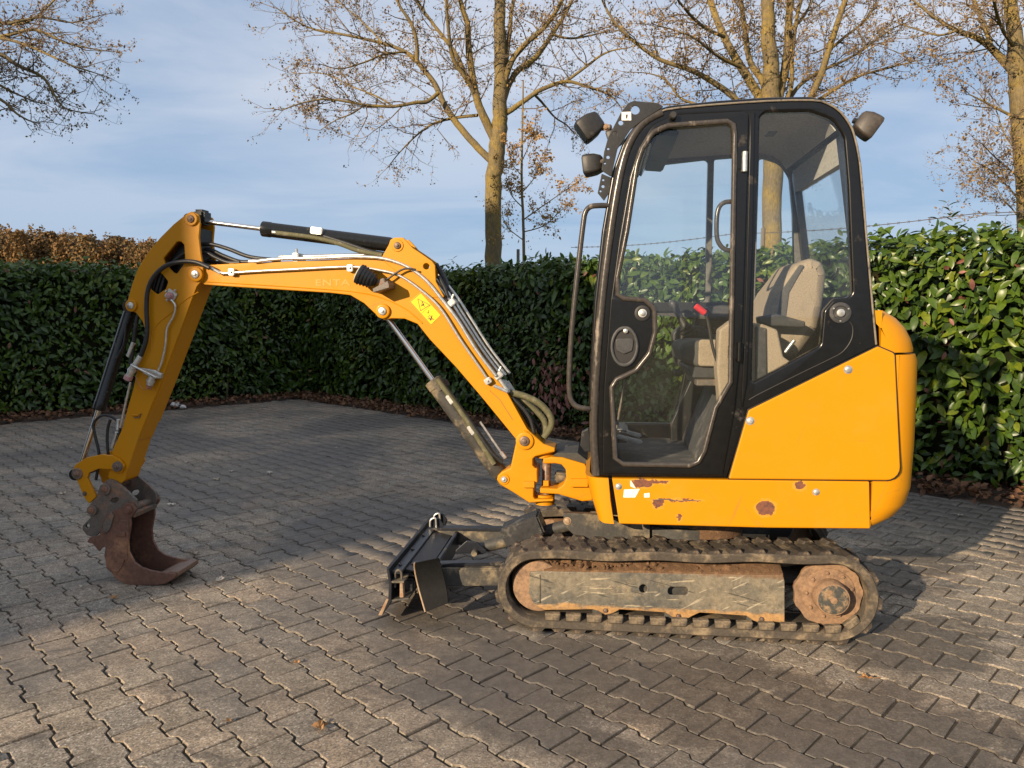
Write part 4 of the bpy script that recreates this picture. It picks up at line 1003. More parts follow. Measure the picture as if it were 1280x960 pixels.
# muddy side lug of the lower frame with its bolt, and the ear behind it
plate('blade_bracket', [(704, 640), (735, 641), (760, 644), (790, 650), (812, 655), (812, 672), (740, 674), (727, 676), (706, 657)], -.27, -.235, DIRTST, rad=.008, yp=-.25)
bolt(T(709, 651, -.27), .0125, WEAR, None, -YD, .006)
plate('lower_plate', [(772, 655), (850, 659), (850, 676), (772, 675)], -.24, -.20, DIRTST, rad=.006, yp=-.22)
lathe('arched_cover', T(893, 668, -.20) + Vector((0, 0, -.075)), (0, 1, 0), [(0, .10), (.01, .115), (.30, .115), (.31, .10)], MUD, None, 32)
box('travel_motor', (.30, -.05, .40), (.20, .30, .20), BLACKM, bev=.02); lathe('hydraulic_drum', (.45, -.1, .42), (0, 1, 0), [(0, .075), (.01, .085), (.30, .085), (.31, .075)], BLACKM, None, 28)

# ================================================================ dozer blade
bd = T(476, 768, YN); bx0 = bd.x
def bp(u, v): q = T(u, v, YN); return (q.x, q.z)
def extrude_profile(name, prof, y0, y1, mat, parent=None, bev=.002): return prism2(name, prof, y0, y1, mat, parent, (), bev)
# curved mouldboard: near-end section surveyed from its end face
front = [bp(475, 768), bp(485, 750), bp(486, 730), bp(483, 710)]
zt = front[3][1]
bl = prism2('dozer_blade', [front[0], (front[0][0] + .014, front[0][1]), (front[1][0] + .016, front[1][1] - .006), (front[2][0] + .013, front[2][1]), (front[3][0] + .012, front[3][1] - .004), front[3], front[2], front[1]], YN, YF, BLADE, ex, bev=.002)
prism2('cutting_edge', [(front[0][0] - .008, front[0][1] - .004), (front[0][0] + .010, front[0][1] - .004), (front[1][0] + .004, front[1][1] + .004), (front[1][0] - .008, front[1][1] + .004)], YN - .002, YF + .002, WEAR, bl, bev=.002)
x0 = front[2][0]
zb, zm = front[1][1] - .005, front[2][1]
for a_, b_ in (((x0 + .012, zb - .004), (x0 + .092, zb + .010)), ((x0 + .012, zm + .004), (x0 + .070, zm + .006))): prism2('flange', [a_, b_, (b_[0], b_[1] + .009), (a_[0], a_[1] + .009)], YN + .001, YF - .001, DIRTST, bl, bev=.002)
prism2('end_post', rounded([(x0 + .046, zb + .012), (x0 + .066, zb + .014), (x0 + .062, zm + .003), (x0 + .048, zm + .003)], .004), YN + .012, YN + .04, WEAR, bl, bev=.003)
box('spreader_beam', (x0 + .060, .06, (zb + zm) / 2), (.075, .88, (zm - zb) * .8), BLADE, bl, bev=.008)
box('stiffener', (x0 + .03, 0, zt - .03), (.05, .90, .012), BLADE, bl, bev=.003)
prism2('back_skin', [(x0 + .020, zt - .035), (x0 + .030, zt - .030), (x0 + .150, zm + .020), (x0 + .150, zm + .008)], YN + .10, YF - .06, BLADE, bl, bev=.002)
for y in (-.36, -.12, .12, .36):
    prism2('gusset', [(x0 + .012, zm), (x0 + .10, zm), (x0 + .018, zt - .01)], y - .006, y + .006, BLADE, bl, bev=.002)
for y in (.30, .40):                      # pin lugs near the far end
    c = Vector((x0 + .10, y, zt + .0)); prism2('wing_lug', rounded([(c.x - .09, zt - .06), (c.x - .02, zt - .06), (c.x + .0, zt - .01), (c.x - .03, zt + .03), (c.x - .07, zt + .02)], .012), y - .006, y + .006, BLADE, bl, bev=.002)
    tube('keeper', [(c.x - .075, y - .02, zt - .02), (c.x - .072, y - .02, zt + .02), (c.x - .045, y - .02, zt + .03), (c.x - .04, y - .02, zt - .02)], .006, ZINC, bl, 8)
tube('keeper', [(x0 + .02, YN + .03, zt - .10), (x0 + .025, YN + .03, zt - .03), (x0 + .05, YN + .03, zt - .025), (x0 + .055, YN + .03, zt - .10)], .006, DIRTST, bl, 8)
for k, (du, dv) in enumerate(((0, 0), (4, -6))):
    q = T(490 + du, 716 + dv, YN + .06); box('sticker', (x0 + .0165, YN + .06 + .03 * k, zt - .06 + .02 * k), (.002, .022, .022), WHITE, bl, bev=0)
# folded extension wing standing behind the near end of the blade: a curved black plate with a rubbed edge
wl_px = [(518, 704), (517, 711), (517.5, 720), (519.5, 731), (523, 743), (528, 754), (533, 763)]
wr_px = [(548, 698), (549, 705), (551, 714), (553, 724), (556, 735), (559, 744), (561, 752)]
wo = [.000, .016, .026, .030, .024, .004, -.022]
bm = bmesh.new(); rows = []
for (a_, b_), o_ in zip(zip(wl_px, wr_px), wo):
    p, q = T(a_[0], a_[1], -.452), T(b_[0], b_[1], -.440); rows.append([bm.verts.new(w_) for w_ in (p + YD * o_, q + YD * o_, q + YD * (o_ + .010), p + YD * (o_ + .010))])
for r0, r1 in zip(rows, rows[1:]):
    for k in range(4): bm.faces.new((r0[k], r0[(k + 1) % 4], r1[(k + 1) % 4], r1[k]))
bm.faces.new(rows[0]); bm.faces.new(rows[-1]); wg = bm_obj('blade_wing', bm, WINGM, ex, 40)
tube('wing_edge', [T(a_[0], a_[1], -.452) + YD * (o_ + .002) for a_, o_ in zip(wl_px, wo)], .0045, WEAR, wg, 8, 1)
# push arms
na = T(625, 715, -.33)
def beam(name, p0, p1, w, h, mat, parent=None, bev=.006):
    p0, p1 = Vector(p0), Vector(p1); d_ = p1 - p0; L = d_.length; rot = (0, -math.atan2(d_.z, math.hypot(d_.x, d_.y)), math.atan2(d_.y, d_.x))
    return box(name, (p0 + p1) / 2, (L, w, h), mat, parent, rot, bev)
a1 = beam('push_arm', (x0 + .05, -.30, .175), (-.36, -.235, .205), .075, .085, DIRTST)
beam('arm_cap', (x0 + .03, -.285, .226), (-.42, -.225, .258), .05, .016, BLADE, a1, .003)
a2 = beam('push_arm', (x0 + .05, .30, .20), (-.36, .22, .235), .075, .085, DIRTST)
beam('arm_cap', (x0 + .03, .285, .245), (-.40, .22, .284), .06, .016, BLADE, a2, .003)
box('cross_plate', (x0 + .18, 0, .19), (.02, .52, .10), BLADE, a1, bev=.004)
# blade cylinder with its shiny cover
c0, c1 = T(596, 686, -.02), T(716, 655, -.02)
cd = (c1 - c0).normalized()
bc = cyl('blade_cylinder', c0 + cd * .05, c1, .030, DIRTST)
prism2('rod_eye', rounded([(c0.x - .03, c0.z - .03), (c0.x + .05, c0.z - .015), (c0.x + .06, c0.z + .028), (c0.x - .02, c0.z + .025)], .02), -.05, .01, DIRTST, bc)
plate('rod_bracket', [(565, 692), (583, 676), (596, 678), (612, 692)], -.075, -.06, BLADE, bc, rad=.01)
lathe('rod_pin', c0 + Vector((.0, -.085, 0)), (0, 1, 0), [(0, .014), (.004, .016), (.12, .016), (.124, .014)], DIRTST, bc, 16)
q0, q1 = T(631, 672, -.05), T(678, 654, -.05)
cv = beam('cylinder_cover', q0 + Vector((0, 0, .012)), q1 + Vector((0, 0, .012)), .15, .10, COVERM, bc, .010)
cyl('rod', T(714, 657, -.07), T(727, 653, -.07), .008, CHROME, bc)

# ================================================================ swing post and king-post bracket
SWY = .075
sw = plate('swing_post', [(638, 585), (645, 553), (648, 543), (655, 538), (664, 541), (680, 555), (694, 560), (694, 565), (669, 571), (666, 574), (666, 582), (669, 585), (672, 586), (672, 603), (669, 606), (667, 610), (667, 621), (669, 624), (692, 624), (692, 627), (662, 629), (642, 616), (625, 606), (621, 600), (622, 595), (627, 590)], -SWY, SWY, YELW, rad=.006, bev=.007)
pin('boss', 656, 551, -SWY, .044, YELW, sw, .012, yr=-SWY); pin('boss', 630, 599, -SWY, .028, YELW, sw, .006, ZINC, yr=-SWY)
plate('stop_block', [(654, 602), (668, 602), (668, 610), (654, 610)], -SWY - .016, -SWY - .001, YELW, sw, rad=.003)
plate('pin_keeper', [(679, 601), (686, 601), (686, 608), (679, 608)], -.052, -.035, YELW, sw, rad=.002)
for z_ in (0, 1): lathe('swing_knuckle', T(681, (566, 622)[z_], 0) + Vector((0, 0, (-.02, -.03)[z_])), (0, 0, 1), [(0, .05), (.05, .05)], YELW, sw, 24)
lathe('swing_pin', T(683, 630, 0), (0, 0, 1), [(0, .022), (.26, .022), (.265, .018)], PINM, sw, 20)
kb = plate('king_post_bracket', [(679, 573), (690, 571), (704, 572), (731, 580), (737, 590), (741, 626), (728, 627), (698, 618), (675, 617), (675, 610), (697, 611), (704, 606), (708, 598), (707, 587), (702, 581), (694, 579.5), (679, 580)], -.085, .085, YELW, rad=.008, bev=.006, yp=-.085)
plate('side_block', [(713, 599), (735, 599), (735, 609), (713, 609)], -.108, -.086, YELW, kb, rad=.003)
plate('deck_nose', [(697, 566), (722, 566), (738, 578), (742, 592), (731, 581), (712, 574), (690, 570)], -.07, .25, DIRTST, kb, rad=.004, yp=-.07)
box('hose_tray', T(700, 598, 0) + Vector((.02, .05, 0)), (.10, .08, .05), DIRTST, kb, bev=.01)

# ================================================================ boom
BY = .062
boom_px = [(250, 332), (262, 331), (300, 329), (350, 327), (400, 325), (442, 323), (478, 321), (505, 331), (530, 350), (552, 374), (568, 393), (592, 427), (617, 469), (634, 491), (659, 536), (668, 545), (668, 556), (660, 563), (650, 561), (645, 549), (600, 494), (570, 459), (537, 424), (522, 405), (506, 398.5), (490, 398), (480, 400), (471, 394), (455, 379), (438, 369), (412, 366), (380, 364), (340, 361.5), (300, 359), (256, 356), (244, 350)]
bo = plate('boom', boom_px, -BY, BY, YEL, rad=.012, bev=.004)
lug_px = [(476, 324), (486, 306), (488, 300), (493, 297), (504, 297), (509, 302), (516, 310), (528, 318), (540, 326.5), (544, 332), (545, 352), (556, 372), (540, 372), (512, 352), (490, 335)]
hole = [(533 + 4 * math.cos(a * math.pi / 6), 333 + 4 * math.sin(a * math.pi / 6)) for a in range(12)]
for y0_, y1_ in ((-BY - .003, -BY + .014), (BY - .014, BY + .003)): plate('cylinder_lug', lug_px, y0_, y1_, YEL, bo, [hole], rad=.006, yp=-BY, hrad=0)
pin('boss', 497, 307, -BY - .003, .030, YEL, bo, .006, PINM); pin('boss', 479, 389, -BY, .036, YEL, bo, .016, ZINC, yr=-BY)
# raised weld line along the belly of the boom
tube('weld_seam', TT([(258, 352), (340, 357), (400, 361), (437, 364), (470, 370), (505, 385), (528, 404)], -BY - .0005), .0035, YEL, bo, 6)
tube('scratch', TT([(612, 488), (625, 500), (641, 525)], -BY - .0002), .0011, STEELD, bo, 5, 1)
# warning decal
dc = [T(u, v, -BY - .0015) for u, v in ((526, 365), (552, 394), (539, 407), (512, 377))]
dq = bmesh.new(); dq.faces.new([dq.verts.new(p) for p in dc]); dcl = bm_obj('warning_decal', dq, DECY, bo)
def dpt(a, b): return dc[0].lerp(dc[1], a).lerp(dc[3].lerp(dc[2], a), b) - YD * .0008
bm = bmesh.new()
def stroke(pts, r=.0011, closed=False):
    pts = [dpt(*p) for p in pts] + ([dpt(*pts[0])] if closed else [])
    for p, q in zip(pts, pts[1:]):
        d_ = (q - p).normalized(); n_ = d_.cross(YD) * r; bm.faces.new([bm.verts.new(w_) for w_ in (p - n_ - d_ * r, q - n_ + d_ * r, q + n_ + d_ * r, p + n_ - d_ * r)])
stroke([(.02, .03), (.98, .03), (.98, .97), (.02, .97)], .0010, True); stroke([(.10, .46), (.50, .14), (.44, .86)], .0012, True); stroke([(.26, .38), (.36, .42), (.34, .60)], .0020)
stroke([(.30, .50), (.42, .46)], .0015); stroke([(.52, .08), (.52, .92)], .0004)
stroke([(.60, .44), (.66, .56), (.62, .62)], .0014); stroke([(.72, .62), (.90, .62)], .0013); stroke([(.72, .74), (.88, .74)], .0011); stroke([(.80, .52), (.86, .80)], .0022); stroke([(.78, .84), (.92, .58)], .0015)
bm_obj('decal_print', bm, INK, dcl)
# faded ENTA lettering (ghost of a removed word)
fc = bpy.data.curves.new('faded_word', 'FONT'); fc.body = 'ENTA'; fc.size = .046; fc.extrude = .0004; fc.space_character = 1.12; fc.offset = .0012
tmp = bpy.data.objects.new('faded_word', fc); me = bpy.data.meshes.new_from_object(tmp); bpy.data.objects.remove(tmp)
g0, g1 = T(394, 357, -BY - .0008), T(438, 357.5, -BY - .0008); wd_ = max(v_.co.x for v_ in me.vertices)
for v_ in me.vertices: v_.co = Vector((g0.x + v_.co.x / wd_ * (g1.x - g0.x), g0.y - v_.co.z, g0.z + v_.co.y * .95))
me.name = 'faded_word'; me.materials.append(GHOST); link(bpy.data.objects.new('faded_word', me), bo)
# steel pipes along the boom
def pipe(pts, y, r, mat=PIPE, parent=None, name='pipe', n=10): return tube(name, TT(pts, y), r, mat, parent or bo, n)
pipe([(270, 338), (279, 341.5), (290, 341), (320, 339), (360, 337), (436, 333.5), (470, 337), (498, 344), (524, 361), (550, 385), (575, 424), (600, 460), (612, 478)], -BY - .016, .0068)
pipe([(318, 327), (350, 323.5), (400, 322.5), (440, 321), (478, 323), (508, 333), (532, 350), (552, 374), (572, 400), (595, 437), (620, 470)], -BY - .011, .0085)
pipe([(350, 321), (400, 320), (440, 319), (480, 319.5), (514, 331), (540, 350), (560, 373), (578, 400), (602, 437), (627, 470)], -BY + .036, .0085)
pipe([(545, 349), (566, 374), (585, 403), (607, 437), (632, 469)], -BY + .062, .0085)
pipe([(548, 343), (570, 370), (590, 401), (612, 435), (637, 467)], -BY + .09, .0085)
for u_, v_ in ((290, 340), (438, 335), (610, 476)):
    p = T(u_, v_, -BY - .016); box('pipe_clamp', p, (.030, .026, .034), ZINC, bo, (0, R(60) if u_ > 600 else 0, 0), .003); bolt(p - YD * .013, .005, ZINC, bo)
for u_, v_, a_ in ((372, 322, 0), (565, 379, 52), (624, 469, 52)):
    p = T(u_, v_, -BY + .03); box('pipe_clamp', p + YD * .02, (.03, .11, .042), ZINC, bo, (0, R(a_), 0), .004); box('clamp_base', p + Vector((-.01 if a_ else 0, .02, -.028)), (.034, .05, .03), YEL, bo, (0, R(a_), 0), .003); cyl('clamp_bolt', p + Vector((0, -.01, .02)), p + Vector((.012 if a_ else 0, -.01, .045)), .006, ZINC, bo, 8)
box('pipe_support', T(292, 334, -.03), (.03, .05, .035), YEL, bo, bev=.003)
# hoses at the stick end of the boom
for pts, y, r in (([(246, 308), (262, 305), (285, 311), (312, 321), (345, 325)], -.02, .0105), ([(244, 312), (262, 312), (280, 320), (300, 327), (318, 327)], .0, .0105), ([(243, 316), (258, 316), (270, 322), (285, 328), (300, 328)], -.035, .0095), ([(240, 322), (255, 324), (270, 328), (290, 328)], .03, .0095), ([(225, 330), (240, 322), (262, 318), (290, 325)], .045, .0095)):
    tube('hose', TT(pts, y), r, HOSE, bo, 10)
for u_, v_ in ((316, 327), (345, 325)): cyl('hose_fitting', T(u_ - 5, v_, -BY + .015), T(u_ + 6, v_ - .5, -BY + .015), .012, ZINC, bo, 10)
tube('hose', TT([(262, 335), (246, 328), (228, 327), (208, 332), (193, 345), (185, 362), (183, 385), (184, 410), (182, 428), (176, 445)], -.105), .0115, HOSE, bo, 10)
cyl('hose_fitting', T(252, 330, -.10), T(264, 335, -.09), .0105, ZINC, bo, 10); cyl('hose_fitting', T(264, 335, -.09), T(276, 342, -.08), .0075, ZINC, bo, 10)
# big sleeved hoses looping from the boom to the deck
for pts, y, r, m_ in (([(634, 490), (655, 495), (675, 505), (688, 520), (689, 533), (680, 547)], -.02, .017, OLIVE), ([(636, 493), (652, 501), (668, 512), (680, 525), (682, 538), (676, 548)], .03, .016, OLIVE), ([(640, 497), (655, 512), (664, 527), (668, 545)], -.03, .010, HOSE), ([(638, 494), (650, 508), (660, 520), (672, 533), (674, 548)], .05, .010, HOSE),
                        ([(642, 500), (655, 520), (662, 533), (664, 546)], .02, .009, HOSE), ([(640, 494), (662, 505), (676, 520), (680, 535), (674, 550)], .075, .012, HOSE), ([(622, 474), (630, 485), (640, 496), (650, 510)], .06, .012, HOSE)):
    tube('hose', TT(pts, y), r, m_, bo, 12)
for k in range(4): cyl('hose_fitting', T(624 + 3.2 * k, 474 + 1.0 * k, -.05 + .035 * k), T(636 + 3.0 * k, 491 + 1.0 * k, -.05 + .035 * k), .0115, ZINC, bo, 10)
cyl('hose_fitting', T(617, 482, -BY - .014), T(635, 490, -BY - .004), .009, ZINC, bo, 10)
for pts, y, r in (([(548, 334), (556, 350), (562, 366), (570, 382)], .03, .014), ([(545, 330), (552, 343), (560, 362)], .0, .012), ([(548, 345), (556, 360), (560, 372)], -.03, .010)): tube('hose', TT(pts, y), r, HOSE, bo, 10)
# work light
lw = T(460, 348, -BY - .075); ld = (T(447, 341, -BY - .10) - lw).normalized(); ld = Vector((-.80, -.10, .42)).normalized()
wl2 = lathe('work_light', lw + ld * -.045, ld, [(0, .016), (.006, .028), (.018, .034), (.04, .040), (.07, .046), (.088, .050), (.096, .050), (.097, .044)], BLACKM, bo, 24)
lathe('lamp_lens', lw + ld * .0525, ld, [(0, .044), (.004, .042), (.008, .028)], LENS, wl2, 24)
for k in range(5): lathe('cooling_fin', lw + ld * (-.03 + .016 * k), ld, [(0, .040 + .003 * k), (.004, .041 + .003 * k)], BLACKM, wl2, 24)
plate('light_shelf', [(467, 361), (486, 351), (488, 356), (488, 360), (468, 366)], -BY - .11, -BY - .001, STEELD, wl2, rad=.002, yp=-BY - .09)
box('light_bracket', T(478, 353, -BY - .05), (.04, .05, .03), STEELD, wl2, (0, R(-20), 0), .003)
tube('lamp_cable', TT([(474, 350), (484, 349), (494, 342), (506, 336), (520, 337)], -BY - .03), .005, HOSE, wl2, 8)

# ================================================================ boom cylinder, arm cylinder, bucket cylinder
def ram(name, pa, pm, pb, rb, rr, bmat, rod_first=True, gland=None):
    """pa: rod eye, pm: gland end of the barrel, pb: barrel eye"""
    d_ = (pb - pa).normalized(); pm = pa + d_ * (pm - pa).dot(d_)
    o = lathe(name, pm, d_, [(0, rb * .80), (.004, rb * 1.06), (.045, rb * 1.06), (.048, rb), ((pb - pm).length - .04, rb), ((pb - pm).length - .02, rb * .8)], bmat, None, 28)
    cyl('chrome_rod', pa, pm + d_ * .01, rr, CHROME, o, 20)
    lathe('rod_eye', pa - YD * .035, YD, [(0, .030), (.07, .030)], bmat, o, 20); lathe('barrel_eye', pb - YD * .035, YD, [(0, .032), (.07, .032)], bmat, o, 20)
    return o, d_
bcy, d1 = ram('boom_cylinder', T(479, 390, 0), T(543, 473, 0), T(630, 599, 0), .043, .0135, DIRTST)
tube('hose', [T(547, 474, -.045), T(560, 492, -.05), T(580, 520, -.05), T(600, 552, -.05), T(618, 580, -.05)], .014, OLIVE, bcy, 10)
tube('hose', [T(582, 518, -.045), T(600, 545, -.05), T(615, 566, -.05), T(628, 578, -.045)], .011, HOSE, bcy, 10)
cyl('cylinder_pipe', T(600, 527, -.03), T(628, 568, -.03), .006, PIPE, bcy, 8); cyl('hose_fitting', T(626, 565, -.03), T(632, 573, -.03), .010, ZINC, bcy, 8)
for t_ in (.22, .52): q = T(543, 473, 0).lerp(T(630, 599, 0), t_); box('hose_clamp', q - YD * .05 + Vector((.012, 0, .012)), (.05, .03, .022), ZINC, bcy, (0, R(55), 0), .003)
lathe('cylinder_band', T(548, 480, 0), d1, [(0, .047), (.035, .047)], DIRTST, bcy, 24)
acy, d2 = ram('arm_cylinder', T(240, 275, 0), T(328, 285, 0), T(497, 307, 0), .037, .0125, CYLB)
tube('hose', TT([(345, 291), (370, 294), (398, 298), (425, 305), (450, 314), (478, 319)], -.034), .012, OLIVE, acy, 10); tube('hose', TT([(398, 293), (430, 303), (462, 314), (484, 318)], -.028), .011, HOSE, acy, 10)
box('hose_clamp', T(397, 289, -.03), (.06, .05, .034), ZINC, acy, (0, R(7), 0), .004); cyl('hose_fitting', T(340, 290, -.036), T(352, 292, -.036), .009, ZINC, acy, 10)
bky, d3 = ram('bucket_cylinder', T(98, 592, 0), T(129, 514, 0), T(165, 383, 0), .032, .0145, CYLB)
tube('hose', TT([(172, 395), (168, 420), (166, 440), (163, 455)], -.05), .010, HOSE, bky, 10); cyl('hose_fitting', T(167, 428, -.055), T(160, 446, -.055), .011, ZINC, bky, 10)
tube('cylinder_pipe', TT([(146, 448), (155, 430), (158, 405)], -.036), .007, CYLB, bky, 8)

# ================================================================ stick
SY = .078
stick_px = [(232, 268), (239, 264), (248, 268), (250, 280), (248.5, 297), (251, 318), (254, 335), (253, 350), (246, 358), (200, 480), (173, 547), (155, 601), (148, 607), (141, 603), (135, 597), (137, 585), (141, 562), (152, 537), (167, 483), (176, 440), (182, 415), (178, 402), (170, 391), (161, 388), (158.5, 378), (165, 355), (172, 336), (185, 315), (200, 297), (217, 280)]
holeA = [(204, 323), (221, 302), (226, 302, .012), (230, 306), (231, 323), (229, 331), (221, 342), (217, 341), (206, 330)]
holeB = [(189, 348), (199, 340), (203, 343), (210, 352), (207, 361), (197, 368), (193, 366), (187, 361)]
stk = plate('stick', stick_px, -SY, -SY + .016, YEL, holes=[holeA, holeB], rad=.014, bev=.004, hrad=.012)
fs = plate('far_cheek', stick_px[:11] + stick_px[-11:], SY - .016, SY, YEL, stk, holes=[holeA], rad=.014, bev=.004, hrad=.012, yp=-SY)
low = [(244, 360), (200, 478), (172, 547), (154, 601), (148, 605), (141, 601), (137, 596), (139, 584), (143, 562), (154, 537), (169, 483), (178, 440), (184, 415), (196, 400), (222, 372)]
plate('box_section', low, -SY + .0165, SY - .0165, YEL, stk, rad=.01, bev=.003, yp=-SY)
plate('edge_strip', [(250, 350), (246, 359), (200, 481), (172, 550), (165, 560), (196, 478), (240, 356)], -SY + .0165, SY - .0165, YEL, stk, rad=.003, yp=-SY)
# back strap closing the outer curve between the cheeks
bs = [(160, 380), (167, 355), (174, 336), (187, 315), (202, 297), (219, 280), (232, 270), (236, 275), (222, 286), (206, 303), (191, 321), (179, 340), (172, 358), (166, 383)]
plate('back_strap', bs, -SY + .0165, SY - .0165, YEL, stk, rad=.004, yp=-SY)
plate('top_web', [(243, 285), (248, 285), (247, 330), (243, 330)], -SY + .0165, SY - .0165, BLACKM, stk, rad=.002, yp=-SY)
pin('boss', 240, 274, -SY, .033, YEL, stk, .014); pin('boss', 245.5, 343, -SY, .037, YEL, stk, .014, ZINC); pin('boss', 165, 382, -SY, .031, YEL, stk, .014, ZINC); pin('boss', 147.5, 583, -SY - .022, .026, STEELD, stk, .016)
box('rod_knuckle', T(253, 272, 0), (.06, .09, .075), BLACKM, stk, bev=.012)
tube('weld_seam', TT([(248, 365), (230, 376), (215, 390), (200, 402), (191, 415), (189, 440)], -SY - .0005), .003, YEL, stk, 6)
# coupling plate, pipe and quick connectors on the side of the stick
box('valve_plate', T(214, 369, -SY - .006), (.055, .012, .05), ZINC, stk, (0, R(35), 0), .003); lathe('valve_plug', T(213, 370, -SY - .01), -YD, [(0, .019), (.01, .019), (.011, .014), (.022, .013), (.024, .009)], PINKP, stk, 18)
for a_, b_ in ((-6, -5), (5, -6), (-5, 6)): bolt(T(214 + a_, 369 + b_, -SY - .012), .0045, ZINC, stk)
tube('pipe', TT([(214, 375), (219, 382), (217, 395), (209, 410), (207, 430), (203, 450), (198, 463)], -SY - .018), .006, PIPE, stk, 10)
mb_ = plate('connector_bracket', [(171, 459), (184, 461), (195, 463), (202, 467), (201, 473), (192, 474), (180, 467)], -SY - .022, -SY - .001, ZINC, stk, rad=.004, yp=-SY - .02)
cyl('hose_fitting', T(176, 445, -.105), T(167, 459, -.11), .0135, ZINC, stk, 12)
plate('dark_hole_backing', [(186, 350), (205, 322), (224, 296), (234, 300), (236, 326), (224, 346), (212, 356), (198, 374), (186, 366)], -.02, .0, BLACKM, stk, rad=.01, yp=-SY)  # black plate added behind the stick's holes to make them look dark
for q in range(3): tube('hose', TT([(190 + q * 5, 366), (197 + q * 5, 345 - q), (212 + q * 3, 330 - q * 2), (232, 322 - q * 3)], -.04 - .008 * q), .009, HOSE, stk, 8)
cyl('bracket_bar', T(164, 456, -SY - .05), T(196, 472, -SY - .05), .006, PIPE, stk, 8)
for (u0, v0), (u1, v1), mt in (((168, 456), (159, 475), PINKP), ((190, 470), (186, 486), COPPER)):
    a_, b_ = T(u0, v0, -SY - .035), T(u1, v1, -SY - .035); cyl('quick_coupling', a_, a_.lerp(b_, .75), .017, ZINC, stk, 16); lathe('coupling_ring', a_.lerp(b_, .3), b_ - a_, [(0, .021), (.012, .021)], ZINC, stk, 16); cyl('dust_cap', a_.lerp(b_, .72), b_, .021 if mt is PINKP else .014, mt, stk, 16, .004)
tube('cap_wire', TT([(169, 470), (175, 482), (180, 487), (187, 484)], -SY - .05), .0018, COPPER, stk, 5)
cyl('side_pipe', T(163, 478, -SY + .0), T(150, 535, -SY + .0), .006, PIPE, stk, 8)
tube('latch', TT([(166, 519), (173, 519)], -SY - .004), .005, YEL, stk, 8, 1); tube('latch', TT([(168, 522), (174, 522), (176, 517)], -SY - .004), .003, PINM, stk, 6, 1)
for pts in ([(120, 600), (124, 570), (119, 545), (117, 530), (124, 521), (132, 519), (140, 521), (147, 527), (150, 538), (147, 553)], [(136, 575), (134, 550), (135, 535), (138, 524)]): tube('hose', TT(pts, -.055), .0075, HOSE, stk, 8)
cyl('hose_fitting', T(148, 524, -.055), T(147, 538, -.06), .010, ZINC, stk, 8); cyl('hose_fitting', T(146, 540, -.055), T(140, 560, -.055), .009, ZINC, stk, 8)
# ================================================================ link, coupler, bucket
lk_px = [(90, 588), (94, 581), (108, 572), (127, 568), (140, 570), (150, 575), (155, 583), (151, 591), (144, 591), (140, 587), (123, 586), (111, 591), (109, 598), (115, 611), (120, 621), (111, 630), (104, 620), (98, 605), (94, 597)]
lk = plate('bucket_link', lk_px, -SY - .020, -SY - .002, YEL, rad=.008, bev=.003)
plate('far_link', lk_px, SY + .002, SY + .020, YEL, lk, rad=.008, bev=.003, yp=-SY - .02)
pin('boss', 97, 592, -SY - .020, .030, STEELD, lk, .010, STEELD); cyl('link_pin', T(97, 592, -.07), T(97, 592, -.07) + YD * .15, .02, PINM, lk); bolt(T(106, 617, -SY - .02), .009, PINM, lk)
CY = .098
cp_px = [(131, 602), (137, 599), (145, 602), (160, 615), (170, 625), (172, 634), (168, 642), (160, 644), (150, 640), (135, 650), (126, 664), (118, 672), (108, 669), (103, 662), (103, 657), (108, 652), (113, 647), (111, 632), (120, 622), (124, 610)]
slot = [(137, 627), (140, 623), (147, 621.5), (149, 624), (146, 628), (140, 630)]
slot2 = [(106, 658), (110, 653), (112, 657), (110, 662)]
cp = plate('quick_coupler', cp_px, -CY, -CY + .018, STEELD, holes=[slot, slot2], rad=.006, bev=.003, hrad=.006)
plate('far_plate', cp_px, CY - .018, CY, STEELD, cp, holes=[slot], rad=.006, bev=.003, yp=-CY, hrad=.006)
pin('boss', 132.5, 611, -CY, .030, STEELD, cp, .016, RUST); pin('boss', 117, 637, -CY, .027, STEELD, cp, .020, RUST)
q = T(161, 637, -CY); cyl('hook_tube', q + YD * .0, q + YD * .235, .021, STEELD, cp, 20); lathe('tube_collar', q + YD * .20, YD, [(0, .036), (.03, .036)], STEELD, cp, 20)
cyl('cross_pin', T(132.5, 611, -CY) + YD * .01, T(132.5, 611, -CY) + YD * .19, .02, PINM, cp); box('coupler_web', T(130, 640, -CY) + YD * .1, (.13, .16, .03), STEELD, cp, (0, R(60), 0), .004); cyl('cross_pin', T(117, 637, -CY) + YD * .01, T(117, 637, -CY) + YD * .19, .02, PINM, cp)
BKY0, BKY1 = -.115, .115
bk_px = [(152, 634), (158, 628), (166, 630), (170, 637), (166, 644), (163, 648), (163.5, 656), (160, 676), (161, 690), (168, 703), (176, 709), (188, 713), (200, 715.5), (212, 716.5), (219, 717), (220, 720), (216, 724), (206, 730), (196, 731.5), (176, 732), (158, 731), (145, 724), (135, 711), (130, 695), (132, 682), (125, 687), (124, 690), (116, 680), (108, 678), (112, 672), (124, 669), (128, 652), (136, 641)]
bkt = plate('bucket', bk_px, BKY0, BKY0 + .014, RUST, rad=.006, bev=.003)
plate('far_side', [p for p in bk_px if True], BKY1 - .014, BKY1, RUST, bkt, rad=.006, bev=.003, yp=BKY0)
shell = [(150, 640), (136, 656), (133, 676), (130, 694), (135, 710), (145, 723), (158, 730), (176, 731), (196, 730.5), (206, 729), (217, 722)]
bm = bmesh.new(); o1 = xz(shell, BKY0); cen = Vector(xz([(172, 690)], BKY0)[0]); rows = []
